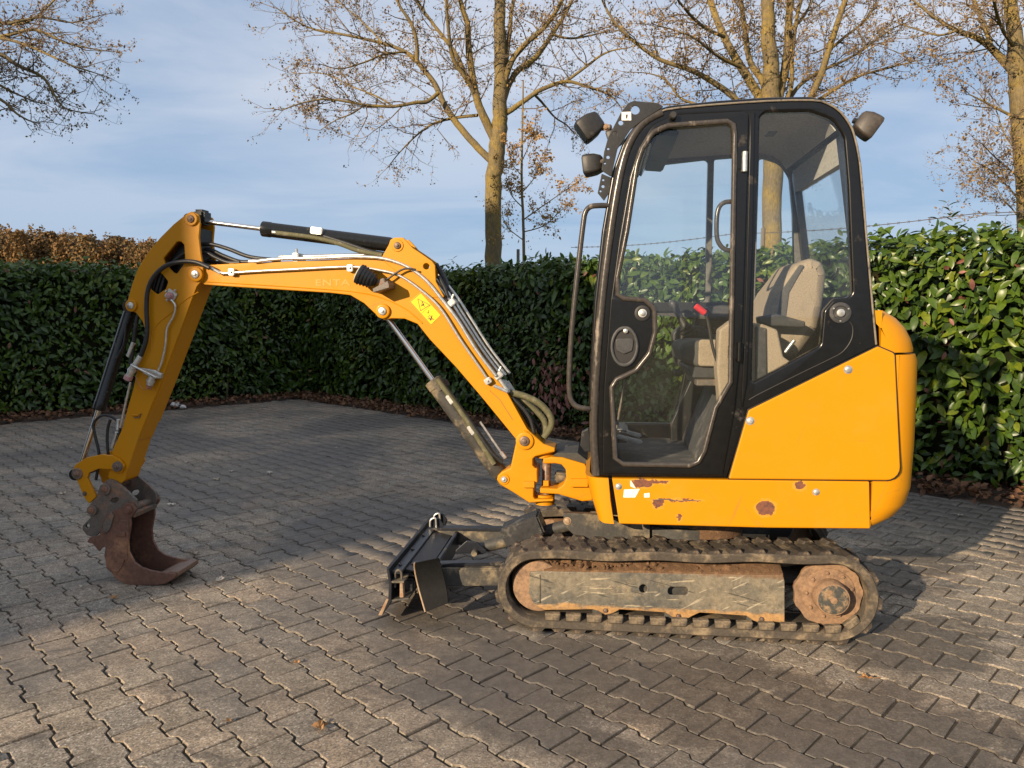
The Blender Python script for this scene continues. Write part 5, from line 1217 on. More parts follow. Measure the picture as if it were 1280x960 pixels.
for x_, z_ in o1:
    d_ = (cen - Vector((x_, z_))).normalized() * .012
    rows.append([bm.verts.new((x_, BKY0 + .01, z_)), bm.verts.new((x_, BKY1 - .01, z_)), bm.verts.new((x_ + d_.x, BKY1 - .01, z_ + d_.y)), bm.verts.new((x_ + d_.x, BKY0 + .01, z_ + d_.y))])
for r0, r1 in zip(rows, rows[1:]):
    for k in range(4): bm.faces.new((r0[k], r1[k], r1[(k + 1) % 4], r0[(k + 1) % 4]))
bm.faces.new(rows[0]); bm.faces.new(rows[-1]); bm_obj('back_shell', bm, RUSTI, bkt, 40)
plate('wear_plate', [(133, 712), (131, 694), (134, 684), (142, 680), (152, 684), (157, 694), (153, 708), (146, 716)], BKY0 - .007, BKY0 + .001, RUST, bkt, rad=.012)
plate('cheek_plate', [(140, 676), (142, 660), (150, 650), (160, 650), (161, 662), (158, 690), (160, 700), (150, 700), (143, 690)], BKY0 - .006, BKY0 + .001, RUST, bkt, rad=.012)
plate('ear_plate', [(128, 655), (139, 640), (142, 645), (137, 662), (132, 667), (128, 664)], BKY0 - .009, BKY0 + .001, STEELD, bkt, rad=.006)
plate('wear_pad', [(145, 665), (157, 666), (156, 671), (145, 670)], BKY0 - .012, BKY0 - .006, RUST, bkt, rad=.002)
lathe('bucket_pin', T(161, 637, BKY0) + YD * .012, -YD, [(0, .022), (.02, .022), (.022, .018), (.032, .017), (.033, .008)], RUST, bkt, 20)
plate('top_plate', [(150, 638), (168, 642), (166, 648), (148, 645)], BKY0 + .0145, BKY1 - .0145, STEELD, bkt, rad=.003, yp=BKY0)
prism2('cutting_lip', rounded(xz([(186, 724), (200, 718), (213, 715.5), (221, 715.5), (222, 720), (217, 724.5), (207, 730), (188, 731)], BKY0), .004), BKY0 + .0145, BKY1 - .0145, LIPM, bkt, bev=.003)

# ================================================================ upper structure
ZB = T(1000, 659, YN).z; ZS = T(1000, 600, YN).z           # skirt: bottom and top
rust_at = [(802, 604, 13, 5.5), (822, 602, 14, 2.2), (823, 629, 7, 5.5), (957, 635, 12, 9), (1000, 607, 7, 5.5), (849, 647, 2.5, 4)]
rl = []
for u_, v_, ru, rv in rust_at:
    q = T(u_, v_, YN); e = T(u_ + ru, v_ + rv, YN); rl.append((q.x, q.z, abs(e.x - q.x), abs(e.z - q.z)))
rl += [((q := T(845, 625, YN)).x, q.z, .11, .004)]
SKIRTM = yellow('yellow_skirt_paint', .6, rl)
CWTM = yellow('yellow_counterweight_paint', .45)
sk = plate('side_skirt', [(765, 598), (1087, 602), (1088, 661), (960, 660), (774, 655)], YN, YN + .035, SKIRTM, rad=.006, bev=.005)
bolt(T(773, 608, YN), .010, ZINC, sk); bolt(T(1020, 615, YN), .010, ZINC, sk)
for pts in ([(780, 612), (800, 611), (794, 622), (779, 622)], [(805, 617), (812, 616), (812, 622), (805, 622)]): plate('torn_sticker', pts, YN - .0012, YN + .0003, WHITE, sk, rad=.002, bev=.0004)
plate('torn_sticker', [(788, 600), (791, 604), (795, 611), (788, 608)], YN - .0012, YN + .0003, WHITE, sk, rad=.001, bev=.0004)
tube('crease', TT([(816, 625), (832, 624), (845, 626), (876, 626)], YN - .0001), .0016, STEELD, sk, 6, 1)
box('deck', (.14, 0, (ZS + ZB) / 2), (1.10, .86, ZS - ZB - .03), BLACKM, bev=.01)
plate('far_skirt', [(740, 598), (1087, 602), (1088, 661), (774, 655)], YF - .035, YF, YELW, rad=.006, yp=YN)
# front corner panel, wrapping round the nose of the deck
fc0 = T(739, 597, YN); fc1 = T(760.5, 598, YN); fb0 = T(752, 653, YN); fb1 = T(767.5, 655, YN)
bm = bmesh.new(); rows = []
for top, bot, ins in ((fc1, fb1, 0), (T(745, 597, YN), T(756, 654, YN), 0), (fc0, fb0, .012), (fc0 + Vector((-.02, 0, 0)), fb0 + Vector((-.012, 0, 0)), .045), (fc0 + Vector((-.028, 0, 0)), fb0 + Vector((-.016, 0, 0)), .11), (fc0 + Vector((-.028, 0, 0)), fb0 + Vector((-.016, 0, 0)), .90)):
    m1 = top.lerp(bot, .5) + Vector((-.004, 0, 0)); rows.append([bm.verts.new(w_ + YD * ins) for w_ in (top, m1, bot)] + [bm.verts.new(w_ + YD * (ins + .02) + Vector((.02 if ins else 0, 0, 0))) for w_ in (bot, top)])
for r0, r1 in zip(rows, rows[1:]):
    for k in range(5): bm.faces.new((r0[k], r0[(k + 1) % 5], r1[(k + 1) % 5], r1[k]))
bm.faces.new(rows[0]); bm.faces.new(rows[-1]); bm_obj('corner_panel', bm, CWTM, ex, 50)
# engine-side panel
sp = plate('engine_panel', [(936, 513, .012), (1098, 433, .01), (1119, 442, .02), (1126.5, 601, .055), (911, 599, .006)], YN - .002, YN + .03, YEL, rad=.01, bev=.006)
bolt(T(1060, 462, YN - .002), .012, ZINC, sp); bolt(T(937.5, 526, YN - .002), .012, ZINC, sp)
# counterweight: plan-rounded shell lofted up the rear
def cw_ring(z, xr, yh, rc, x0_):
    pts = [(x0_, -yh)]
    for k in range(9): a = -math.pi / 2 + k / 8 * math.pi / 2; pts.append((xr - rc + rc * math.cos(a), -yh + rc + rc * math.sin(a)))
    pts += [(x - 0, -y) for x, y in reversed(pts)]
    return [(x, y, z) for x, y in pts]
zc_ = [T(1146, v_, YN).z for v_ in (661, 652, 636, 615, 560, 500, 452, 444)]
xr_ = [T(u_, 560, YN).x + .05 for u_ in (1104, 1121, 1135, 1141, 1143, 1143, 1142, 1139)]
def loft(name, rings, mat, parent=None):
    bm = bmesh.new(); rr = [[bm.verts.new(p) for p in r] for r in rings]
    for r0, r1 in zip(rr, rr[1:]):
        for k in range(len(r0)): bm.faces.new((r0[k], r0[(k + 1) % len(r0)], r1[(k + 1) % len(r0)], r1[k]))
    bm.faces.new(rr[0]); bm.faces.new(list(reversed(rr[-1]))); return bm_obj(name, bm, mat, parent or ex, 40)
xcut = T(1120, 560, YN).x; xlow = T(1090, 640, YN).x
zs2 = T(1110, 602, YN).z
rings = [cw_ring(z, x, .466, .15, xlow) for z, x in zip(zc_[:4], xr_[:4])] + [cw_ring(zs2, xr_[3] + .001, .466, .15, xlow), cw_ring(zs2 + .001, xr_[3] + .001, .466, .15, xcut)] + [cw_ring(z, x, .466, .15, xcut) for z, x in zip(zc_[4:], xr_[4:])]
cw = loft('counterweight', rings, CWTM)
plate('panel_gap', [(935, 511.5, .012), (1098, 431.5, .01), (1120.4, 441, .02), (1127.9, 602.3, .056), (909.5, 600, .006)], YN + .005, YN + .02, BLACKM, sp, rad=.01, bev=.002, yp=YN)
zt_ = [T(1120, v_, YN).z for v_ in (441, 436, 424, 410, 398, 388)]
xt_ = [T(u_, 420, YN).x + .05 for u_ in (1142, 1142, 1138, 1130, 1118, 1101)]
xh = T(1103, 420, YN).x
loft('rear_hood', [cw_ring(z, x, .462, .14, xh) for z, x in zip(zt_, xt_)], YEL, cw)
box('engine_bay', (.80, 0, (zs2 + zt_[0]) / 2), (.12, .84, zt_[0] - zs2 - .05), BLACKM, bev=.01)
box('engine_bay', (.52, 0, .93), (.44, .88, .40), BLACKM, bev=.01)

# ================================================================ cab
CY0, CY1 = -.468, .468
cab_out = [(742, 596, .004), (737, 560, .03), (736, 480, .1), (742, 380, .2), (752, 290, .3), (765, 215, .2), (779, 176, .12), (800, 147, .12), (832, 132, .2), (900, 125, .3), (960, 121, .3), (1015, 120, .15), (1048, 132, .10), (1067, 158, .10), (1075, 200, .2), (1082, 280, .5), (1090, 370, .5), (1097, 433, .004), (938, 512, .01), (909, 598, .004)]
door_hole = [(756, 590, .02), (756, 540, .05), (757, 480, .1), (766, 375, .2), (776, 300, .2), (790, 222, .2), (801, 185, .08), (818, 158, .08), (845, 146, .08), (934, 141, .03), (931, 240, .3), (925, 420, .3), (916, 510, .1), (900, 592, .01)]
qwin = [(950, 147, .02), (956, 140.5, .02), (1012, 139, .10), (1041, 149, .10), (1055, 170, .08), (1060, 230, .3), (1066, 372, .03), (1043, 373, .03), (1030, 388, .03), (1026, 432, .03), (940, 479, .008), (943, 360, .3)]
cab = plate('cab_side_frame', cab_out, CY0, CY0 + .045, BLACK, holes=[door_hole, qwin], bev=.010, rad=.0)
# far side: its own window openings
far_top = [(p[0], p[1]) for p in ()]
def fz(u, v): q = T(u, v, CY1); return (q.x, q.z)
yy = CY0
fo = rounded(xz(cab_out[:17] + [(1097, 433, .004), (1097, 598), (742, 598)], yy), 0)
zsill = T(885, 378, CY1).z; zsb = T(885, 390, CY1).z
xb0, xb1 = T(882, 280, CY1).x, T(889, 280, CY1).x
def inset_near(pts): return [(q[0], q[1]) for q in rounded(xz(pts, yy), 0)]
ft = xz([(775, 372, .02), (784, 300, .2), (797, 222, .2), (807, 187, .08), (822, 166, .06), (845, 158, .05), (932, 150, .03)], yy)
xr1 = T(1060, 250, yy).x
upper1 = rounded(xz([(775, 340, .02), (784, 290, .2), (797, 215, .2), (807, 178, .08), (822, 156, .06)], yy) + [(xb0, T(845, 146, yy).z, .02), (xb0, zsill, .02), (T(770, 340, yy).x, zsill, .02)], 0)
xb2 = T(922, 280, CY1).x; upper2 = rounded([(xb1, T(845, 146, yy).z, .02), (xb2, T(926, 141, yy).z, .02), (xb2, zsill, .02), (xb1, zsill, .02)], 0)
zfl = T(840, 528, CY1).z
lower1 = rounded([(T(758, 480, yy).x, zfl, .02), (T(768, 370, yy).x, zsb, .02), (T(905, 370, yy).x, zsb, .02), (T(868, 520, yy).x - .0, zfl, .02)], 0)
q2l = T(944, 280, CY1).x; q2 = rounded([(q2l, T(950, 146, yy).z, .02)] + xz([(1012, 141, .10), (1041, 150, .10), (1055, 172, .08), (1060, 230, .3)], yy) + [(T(1064, 330, yy).x, zsill, .03), (q2l, zsill, .02)], 0)
fside = prism2('far_side_frame', fo, CY1 - .045, CY1, BLACK, ex, [upper1, upper2, lower1, q2], .010)
fl_ = [(x, z) for x, z in xz(cab_out[:17], yy) and [(q[0], q[1]) for q in xz(cab_out[:17] + [(1097, 433, .004)], yy)] if z > 1.25]
fl_ = rounded([(p[0] + (.02 if p[0] < .2 else -.02), p[1] - .012) for p in fl_] + [(T(1090, 420, yy).x, zsb), (T(768, 380, yy).x, zsb)], .02)
prism2('pillar_lining', fl_, CY1 - .056, CY1 - .0455, PILLAR, fside, [upper1, upper2, q2], .003)
box('sill_bar', ((T(765, 380, yy).x + T(1080, 380, yy).x) / 2, CY1 - .066, (zsill + zsb) / 2), (T(1080, 380, yy).x - T(765, 380, yy).x, .018, .05), BLACKM, fside, bev=.004)
# roof: shell from the front header to the rear corner, with a light lining under it
top_px = [(796, 152), (806, 143), (832, 132), (866, 128), (900, 125), (960, 121), (1015, 120), (1034, 124), (1050, 134), (1062, 150), (1068, 165)]
tp_ = [Vector(q) for q in xz(top_px, yy)]
def shell(name, pts, t0, t1, y0, y1, mat, parent=None, crown=0.0):
    n = len(pts); bm = bmesh.new(); rows = []; ny = 7
    for i, p in enumerate(pts):
        t = (pts[min(i + 1, n - 1)] - pts[max(i - 1, 0)]).normalized(); nn = Vector((-t.y, t.x))
        if nn.y < 0 and abs(nn.y) > .3: nn = -nn
        rows.append([bm.verts.new((p.x + nn.x * (t0 + crown * (1 - (2 * j / (ny - 1) - 1) ** 2)), y0 + (y1 - y0) * j / (ny - 1), p.y + nn.y * (t0 + crown * (1 - (2 * j / (ny - 1) - 1) ** 2)))) for j in range(ny)] +
                    [bm.verts.new((p.x + nn.x * t1, y0 + (y1 - y0) * j / (ny - 1), p.y + nn.y * t1)) for j in reversed(range(ny))])
    k2 = 2 * ny
    for r0, r1 in zip(rows, rows[1:]):
        for k in range(k2): bm.faces.new((r0[k], r0[(k + 1) % k2], r1[(k + 1) % k2], r1[k]))
    bm.faces.new(rows[0]); bm.faces.new(rows[-1]); return bm_obj(name, bm, mat, parent or ex, 50)
roof = shell('roof', tp_, -.006, -.024, CY0 + .046, CY1 - .046, BLACK, crown=.012)
shell('roof_lining', tp_[2:-1], -.030, -.052, CY0 + .050, CY1 - .050, LINING, roof)
box('interior_lamp', T(964, 164, -.05), (.05, .10, .03), GREYP, roof, bev=.006)
# gutter seam coloured pale to give the bright sunlit line along the roof edge
tube('roof_seam', [Vector((q[0], CY0 - .004, q[1] - .018)) for q in xz(top_px[1:] + [(1075, 200), (1082, 280), (1090, 372), (1095, 425)], yy)], .0045, SEAM, roof, 8, 2)
# rounded front pillars
pil = [(742, 594), (739, 540), (741, 480), (748, 385), (758, 300), (770, 225), (782, 182), (800, 154), (824, 140)]
for y_ in (CY0 - .004, CY1 + .004): tube('front_pillar', [Vector((q[0] + .012, y_ + (.012 if y_ < 0 else -.012), q[1])) for q in xz(pil, yy)], .020, TUBE_M, None, 12, 4)
# rear wall with window
zr0 = T(1025, 374, .40).z; rearx = lambda z: np.interp(z, [T(1095, 432, yy).z, T(1080, 260, yy).z, T(1068, 165, yy).z], [T(1095, 432, yy).x, T(1080, 260, yy).x, T(1068, 165, yy).x])
ztop = T(1068, 165, yy).z; zlow = T(1095, 432, yy).z; zw1, zw0 = 2.06, zr0
def rwall(name, y0, y1, z0, z1, mat, th=.035, off=0.0, parent=None):
    bm = bmesh.new(); a_ = []
    for z in (z0, (z0 + z1) / 2, z1):
        for y in (y0, y1): a_.append((bm.verts.new((rearx(z) - .004 + off, y, z)), bm.verts.new((rearx(z) - .004 - th + off, y, z))))
    for i in (0, 2):
        (p0, q0_), (p1, q1_), (p2, q2_), (p3, q3_) = a_[i], a_[i + 1], a_[i + 2], a_[i + 3]
        for f in ((p0, p1, p3, p2), (q0_, q2_, q3_, q1_), (p0, p2, q2_, q0_), (p1, q1_, q3_, p3)): bm.faces.new(f)
    bm.faces.new((a_[0][0], a_[0][1], a_[1][1], a_[1][0])); bm.faces.new((a_[4][0], a_[5][0], a_[5][1], a_[4][1])); return bm_obj(name, bm, mat, parent or ex, 30)
rw = rwall('rear_frame', CY0 + .046, CY0 + .11, zlow - .1, ztop, BLACK); rwall('rear_post', CY1 - .10, CY1 - .046, zlow - .1, ztop, BLACK, parent=rw)
rwall('rear_header', CY0 + .1105, CY1 - .1005, zw1, ztop, LINING, parent=rw); rwall('rear_sill', CY0 + .1105, CY1 - .1005, zlow - .3, zw0, BLACK, parent=rw)
rwall('rear_window', CY0 + .105, CY1 - .095, zw0 - .01, zw1 + .01, GLASSF, .004, -.014, parent=rw)
# windscreen, front header and front lower panel
fpts = [Vector(q) for q in xz([(744, 590), (742, 540), (744, 470), (752, 370), (763, 290), (777, 215), (789, 175), (798, 158)], yy)]
def fsheet(name, i0, i1, y0, y1, mat, th, off, parent=None):
    bm = bmesh.new(); rows = []
    for p in fpts[i0:i1]: rows.append([bm.verts.new((p.x + off, y0, p.y)), bm.verts.new((p.x + off, y1, p.y)), bm.verts.new((p.x + off + th, y1, p.y)), bm.verts.new((p.x + off + th, y0, p.y))])
    for r0, r1 in zip(rows, rows[1:]):
        for k in range(4): bm.faces.new((r0[k], r0[(k + 1) % 4], r1[(k + 1) % 4], r1[k]))
    bm.faces.new(rows[0]); bm.faces.new(rows[-1]); return bm_obj(name, bm, mat, parent or ex, 50)
ws = fsheet('windscreen', 1, 7, CY0 + .05, CY1 - .05, GLASSF, .005, .01)
fsheet('front_apron', 0, 2, CY0 + .046, CY1 - .046, BLACKM, .02, .0, ws)
hd = T(800, 160, yy); box('front_header', (hd.x + .03, 0, hd.z - .012), (.075, .80, .065), BLACK, roof, (0, R(30), 0), .012)
hd2 = T(826, 170, yy)
box('screen_rail', (hd2.x + .03, .0, hd2.z + .03), (.10, .82, .030), BLACKM, roof, (0, R(5), 0), .008)
fr2 = T(760, 355, yy); box('front_rail', (fr2.x + .02, 0, T(800, 385, CY1).z), (.03, .84, .035), BLACKM, ws, bev=.006)
# glass of the far side and the quarter light
def gpane(name, y, pts, mat, parent): return prism2(name, pts, y - .0025, y + .0025, mat, parent, (), .0006)
qg = gpane('quarter_window', CY0 + .010, rounded([(x + (0), z) for x, z, *_ in xz(qwin, yy)], .0), GLASS, cab)
for nm_, h_ in (('far_window', upper1), ('far_window', upper2), ('far_window', lower1), ('far_window', q2)): gpane(nm_, CY1 - .02, h_, GLASSF, fside)
# door
door_px = [(753, 593, .012), (753, 540, .05), (755, 480, .1), (763, 375, .2), (773.5, 300, .2), (787.5, 220, .2), (798.5, 184, .08), (815, 156, .08), (843, 143, .08), (936, 138, .02), (934, 240, .3), (928, 420, .3), (919, 510, .1), (903, 595, .01)]
dg = [(772, 345, .1), (784, 287, .3), (796, 207, .2), (804, 183, .05), (817, 165, .05), (838, 156, .06), (910, 151.5, .012), (918, 157, .01), (918.5, 170, .1), (913, 480, .03), (893, 512, .05), (880, 565, .03), (872, 579, .02), (862, 582, .02), (777, 580, .02), (767, 571, .02), (764.5, 482, .02), (772, 473, .03), (795, 463, .05), (812, 442, .06), (819, 415, .1), (818, 385, .04), (803, 373, .03), (777, 373, .02), (770, 366, .02)]
DY0 = CY0 - .012
dr = plate('door', door_px, DY0, DY0 + .03, BLACK, holes=[dg], bev=.006, rad=0)
gpane('door_glass', DY0 + .016, rounded(xz(dg, DY0), 0), GLASS, dr)
def ringtube(name, px, y, r, mat, parent, off=0):
    pts = rounded(xz(px, DY0), 0, 6); P3 = [Vector((p[0], y, p[1])) for p in pts]; P3 = [p for i, p in enumerate(P3) if (p - P3[i - 1]).length > .004]; P3 += P3[:2]; return tube(name, P3, r, mat, parent, 10, 1)
ringtube('door_tube', dg, DY0 - .001, .0115, TUBE_M, dr)
lt = rounded(xz([(763, 405), (777, 406), (790, 410), (797, 420), (798, 438), (794, 450), (785, 459), (776, 458), (766, 452), (762, 440), (761, 420)], DY0), .02)
lc = T(780.5, 433, DY0); 
def ell(cx, cz, rx, rz, n=28): return [(cx + rx * math.cos(2 * math.pi * k / n), cz + rz * math.sin(2 * math.pi * k / n)) for k in range(n)]
la = prism2('door_latch', ell(lc.x, lc.z, .060, .088), DY0 - .012, DY0 + .002, GREYP, dr, [ell(lc.x, lc.z, .047, .072)], .004)
prism2('latch_cup', ell(lc.x, lc.z, .048, .073), DY0 - .003, DY0 + .001, RUB, dr, (), .001)
prism2('latch_paddle', rounded([(lc.x - .040, lc.z + .035), (lc.x + .040, lc.z + .035), (lc.x + .034, lc.z - .018), (lc.x, lc.z - .034), (lc.x - .034, lc.z - .018)], .014), DY0 - .009, DY0 - .002, GREYP, dr, (), .003)
lathe('latch_lock', (lc.x + .004, DY0 - .002, lc.z + .066), -YD, [(0, .010), (.010, .010), (.012, .007)], ZINC, dr, 16)
kk = T(803, 391.5, DY0); lathe('door_catch', (kk.x, DY0, kk.z), -YD, [(0, .034), (.006, .033), (.008, .026), (.0081, .022), (.006, .020)], RUB, dr, 28); lathe('catch_stud', (kk.x, DY0 - .004, kk.z), -YD, [(0, .018), (.008, .018), (.009, .011), (.016, .009), (.017, .005)], ZINC, dr, 20)
tube('grab_handle', TT([(916, 252), (906, 253), (899, 259), (896, 272), (896, 295), (900, 306), (907, 312), (915, 313)], CY0 + .03), .010, TUBE_M, dr, 10)
for u_, v_ in ((931, 202), (924, 440)):
    p = T(u_, v_, DY0 - .008); cyl('hinge', p - Vector((0, 0, .042)), p + Vector((0, 0, .042)), .011, ZINC if v_ < 300 else BLACK, dr, 14); box('hinge_leaf', p + Vector((-.02, .008, 0)), (.05, .012, .06), BLACK, dr, bev=.003)
lathe('door_stop', T(841, 146, DY0), -YD, [(0, .016), (.03, .015), (.034, .011)], RUB, dr, 18)
# catch for the open door, on the cab rear quarter
ck = T(1050, 391, CY0); lathe('catch_disc', (ck.x, CY0 - .001, ck.z), -YD, [(0, .044), (.007, .043), (.009, .036), (.0091, .030), (.004, .026)], GREYP, cab, 30); lathe('catch_stud', (ck.x, CY0 - .004, ck.z), -YD, [(0, .016), (.010, .016), (.012, .008)], ZINC, cab, 18)
for k in range(3): a = math.pi * 2 * k / 3 + .5; bolt(Vector((ck.x + .034 * math.cos(a), CY0 - .006, ck.z + .034 * math.sin(a))), .004, ZINC, cab)
tube('trim_line', TT([(1062, 402), (1066, 410), (1064, 425), (1053, 440), (1035, 450), (1000, 467), (950, 492), (936, 500)], CY0 - .001), .0025, RUB, cab, 6)
# B-post strip between the door and the quarter light
plate('hinge_post', [(937, 141), (943, 141), (940, 300), (933, 480), (927, 512), (926, 500), (930, 430), (935, 250)], CY0 - .010, CY0 + .002, BLACK, cab, rad=.002, yp=CY0)
# outer grab rail
gr = tube('grab_rail', [T(760, 257, CY0 + .01)] + TT([(748, 257), (738, 258.5), (732, 265), (729, 280), (722, 340), (715, 410), (712, 455), (711.5, 485), (714, 500), (721, 508), (731, 510.5)], CY0 - .01) + [T(740, 511, CY0 + .01)], .0115, TUBE_M, None, 12)
plate('step_flap', [(727, 541), (736, 536), (739, 566), (731, 566), (725, 558)], CY0 + .02, CY0 + .06, BLACKM, cab, rad=.004, yp=CY0)
# drilled front lamp bracket
bk = [(772, 186), (764, 221), (752, 213), (755, 190), (760, 172), (776, 141), (785, 129), (792, 126), (822, 129), (830, 133), (806, 148), (788, 162)]
hl_ = [[(cu + r * math.cos(k * math.pi / 8), cv_ + r * math.sin(k * math.pi / 8)) for k in range(16)] for cu, cv_, r in ((794, 137.5, 5.6), (776, 153.5, 3.1), (768.7, 167, 3.2), (760.2, 186, 1.5), (760, 196.5, 2.2), (756, 204, 1.3))]
lb_ = plate('lamp_bracket', bk, CY0 - .012, CY0 - .004, BLACKM, None, hl_, rad=.004, bev=.001, hrad=0)
plate('lower_bracket', [(752, 217), (764, 222), (762, 240), (755, 251), (747, 241)], CY0 + .002, CY0 + .010, BLACKM, lb_, [[(cu + r * math.cos(k * math.pi / 5), cv_ + r * math.sin(k * math.pi / 5)) for k in range(10)] for cu, cv_, r in ((754, 225, 1.4), (753.7, 233, 2.0), (750.6, 239, 1.3))], rad=.003, bev=.001, hrad=0)
plate('paper_label', [(777, 140), (789, 139.5), (789, 150.5), (777, 150.5)], CY0 - .0135, CY0 - .0122, WHITE, lb_, rad=.001, bev=.0003)
plate('paper_label_mark', [(782, 143), (785, 143), (784, 148), (782.5, 148)], CY0 - .0142, CY0 - .0136, GREYP, lb_, rad=.0005, bev=.0002)
def lamp(name, c, dirv, w, h, L, mat, parent):
    dirv = Vector(dirv).normalized(); side = dirv.cross(Vector((0, 0, 1))).normalized(); up_ = side.cross(dirv)
    bm = bmesh.new(); rings = []
    for t, k in ((-.5, .55), (-.42, .74), (-.1, .95), (.2, 1.0), (.42, 1.0), (.5, .94)):
        sq = rounded([(-w / 2 * k, -h / 2 * k), (w / 2 * k, -h / 2 * k), (w / 2 * k, h / 2 * k), (-w / 2 * k, h / 2 * k)], min(w, h) * .16 * k, 3)
        rings.append([bm.verts.new(Vector(c) + dirv * t * L + side * a + up_ * b) for a, b in sq])
    for r0, r1 in zip(rings, rings[1:]):
        for k in range(len(r0)): bm.faces.new((r0[k], r0[(k + 1) % len(r0)], r1[(k + 1) % len(r0)], r1[k]))
    bm.faces.new(rings[0]); bm.faces.new(list(reversed(rings[-1]))); o = bm_obj(name, bm, mat, parent or ex, 40)
    bm = bmesh.new(); sq = rounded([(-w * .42, -h * .42), (w * .42, -h * .42), (w * .42, h * .42), (-w * .42, h * .42)], w * .1, 3); f1 = [bm.verts.new(Vector(c) + dirv * L * .503 + side * a + up_ * b) for a, b in sq]; f2 = [bm.verts.new(Vector(c) + dirv * L * .53 + side * a * .95 + up_ * b * .95) for a, b in sq]
    for k in range(len(f1)): bm.faces.new((f1[k], f1[(k + 1) % len(f1)], f2[(k + 1) % len(f1)], f2[k]))
    bm.faces.new(f2); bm_obj('lamp_glass', bm, DLENS, o); return o
l1 = lamp('work_lamp', T(738, 158, CY0 + .02), (-.80, -.10, -.60), .105, .100, .10, LAMPP, None); cyl('lamp_arm', T(750, 160, CY0 + .02), T(764, 159, CY0 + .0), .012, STEELD, l1, 10); bolt(T(757, 159, CY0 + .0), .010, OCHRE, l1)
l2 = lamp('work_lamp', T(742, 206, CY0 + .06), (-.97, .1, -.12), .10, .085, .085, LAMPP, None); cyl('lamp_arm', T(748, 204, CY0 + .05), T(757, 200, CY0 - .0), .010, STEELD, l2, 10)
l3 = lamp('rear_lamp', T(1083, 156, CY0 + .05), (.80, -.05, -.55), .085, .10, .085, BROWNP, None); cyl('lamp_arm', T(1066, 150, CY0 + .05), T(1078, 155, CY0 + .05), .012, BLACKM, l3, 10)
lamp('work_lamp', T(770, 172, CY1 - .03), (-.9, .1, -.3), .10, .09, .085, LAMPP, None)

# ---------------------------------------------------------------- inside the cab
flz = T(820, 560, -.1).z
fl = box('cab_floor', (T(820, 560, -.1).x + .10, 0, ZS + .012), (.66, .88, .03), FLOORM, bev=.004)
# seat riser: sloping bulkhead behind the feet
rs = rounded(xz([(866, 566), (899, 487), (908, 480), (1000, 480), (1000, 590), (866, 590)], -.10), .01)
prism2('seat_riser', rs, -.38, .42, FLOORM, ex, (), .006)
prism2('riser_side', rounded(xz([(840, 532), (868, 470), (905, 462), (960, 462), (960, 560), (840, 560)], .30), .012), .36, .42, BLACKM, ex, (), .006)
seat = prism2('seat_cushion', rounded(xz([(848, 436), (853, 428), (870, 425), (930, 428), (950, 440), (950, 462), (870, 458), (853, 452)], -.15), .03), -.20, .24, GREYF, ex, (), .022)
prism2('cushion_panel', rounded(xz([(872, 424), (930, 425), (940, 436), (940, 458), (871, 457)], -.155), .015), -.207, -.19, BEIGE, seat, (), .006)
prism2('seat_base', rounded(xz([(856, 456), (940, 462), (945, 474), (865, 472)], -.15), .012), -.18, .22, GREYP, seat, (), .006)
prism2('seat_rail', rounded(xz([(870, 474), (912, 474), (912, 482), (870, 482)], -.2), .004), -.22, .20, STEELD, seat, (), .004)
bk1 = rounded(xz([(924, 446), (932, 420), (958, 366), (985, 332), (1004, 325), (1018, 330), (1023, 345), (1018, 385), (1012, 412), (985, 448)], -.04), .035)
sb = prism2('seat_back', bk1, -.20, .22, BEIGE, ex, (), .045)
prism2('back_insert', rounded(xz([(969, 404), (976, 364), (999, 331), (1005, 332), (986, 366), (981, 404)], -.19), .006), -.204, -.190, GREYF, sb, (), .004)
prism2('armrest', rounded(xz([(945, 396), (968, 392), (1004, 402), (1004, 410), (962, 408), (946, 404)], -.26), .008), -.30, -.245, GREYP, sb, (), .008)
prism2('armrest', rounded(xz([(882, 384), (905, 381), (940, 384), (940, 394), (890, 393)], .16), .008), .20, .26, GREYP, sb, (), .008)
# near console, sitting beside the seat
con = prism2('side_console', rounded(xz([(896, 412), (912, 400), (950, 405), (968, 412), (975, 445), (1000, 462), (1000, 520), (898, 520), (893, 460)], -.33), .02), -.40, -.30, BEIGE, ex, (), .012)
prism2('console_cap', rounded(xz([(944, 408), (957, 410), (958, 480), (944, 486)], -.40), .004), -.412, -.401, GREYP, con, (), .003)
cyl('lever', T(981, 441, -.36), T(993, 425, -.36), .009, PIPE, con, 10)
# joystick with bellows, on its pod
jp = T(862, 420, .12)
pod = prism2('joystick_pod', rounded(xz([(847, 445), (846, 418), (856, 408), (885, 408), (905, 420), (905, 470), (866, 470), (850, 458)], .05), .02), .27, .37, GREYP, ex, (), .010)
jb, jt = T(862, 418, .26), T(838, 374, .26); jd = (jt - jb)
lathe('bellows', jb - jd * .05, jd, [(0, .042), (.012, .044), (.02, .034), (.03, .040), (.04, .030), (.052, .036), (.06, .026), (.08, .022), (.11, .016)], RUB, pod, 20)
lathe('joystick', jb.lerp(jt, .45), jd, [(0, .014), (.03, .018), (.06, .020), (.085, .024), (.10, .020), (.108, .010)], GREYP, pod, 18)
# safety lever with red grip
tube('safety_lever', TT([(880, 389), (885, 402), (889, 425), (894, 445), (901, 462), (907, 474)], -.36), .007, RUB, con, 8)
cyl('red_grip', T(869, 382, -.37), T(882, 392, -.37), .014, REDP, con, 14, .004)
lathe('height_knob', T(849, 466, -.22), Vector((-1, -.2, 0)), [(-.02, .006), (0, .018), (.02, .018), (.024, .012)], RUB, seat, 12)
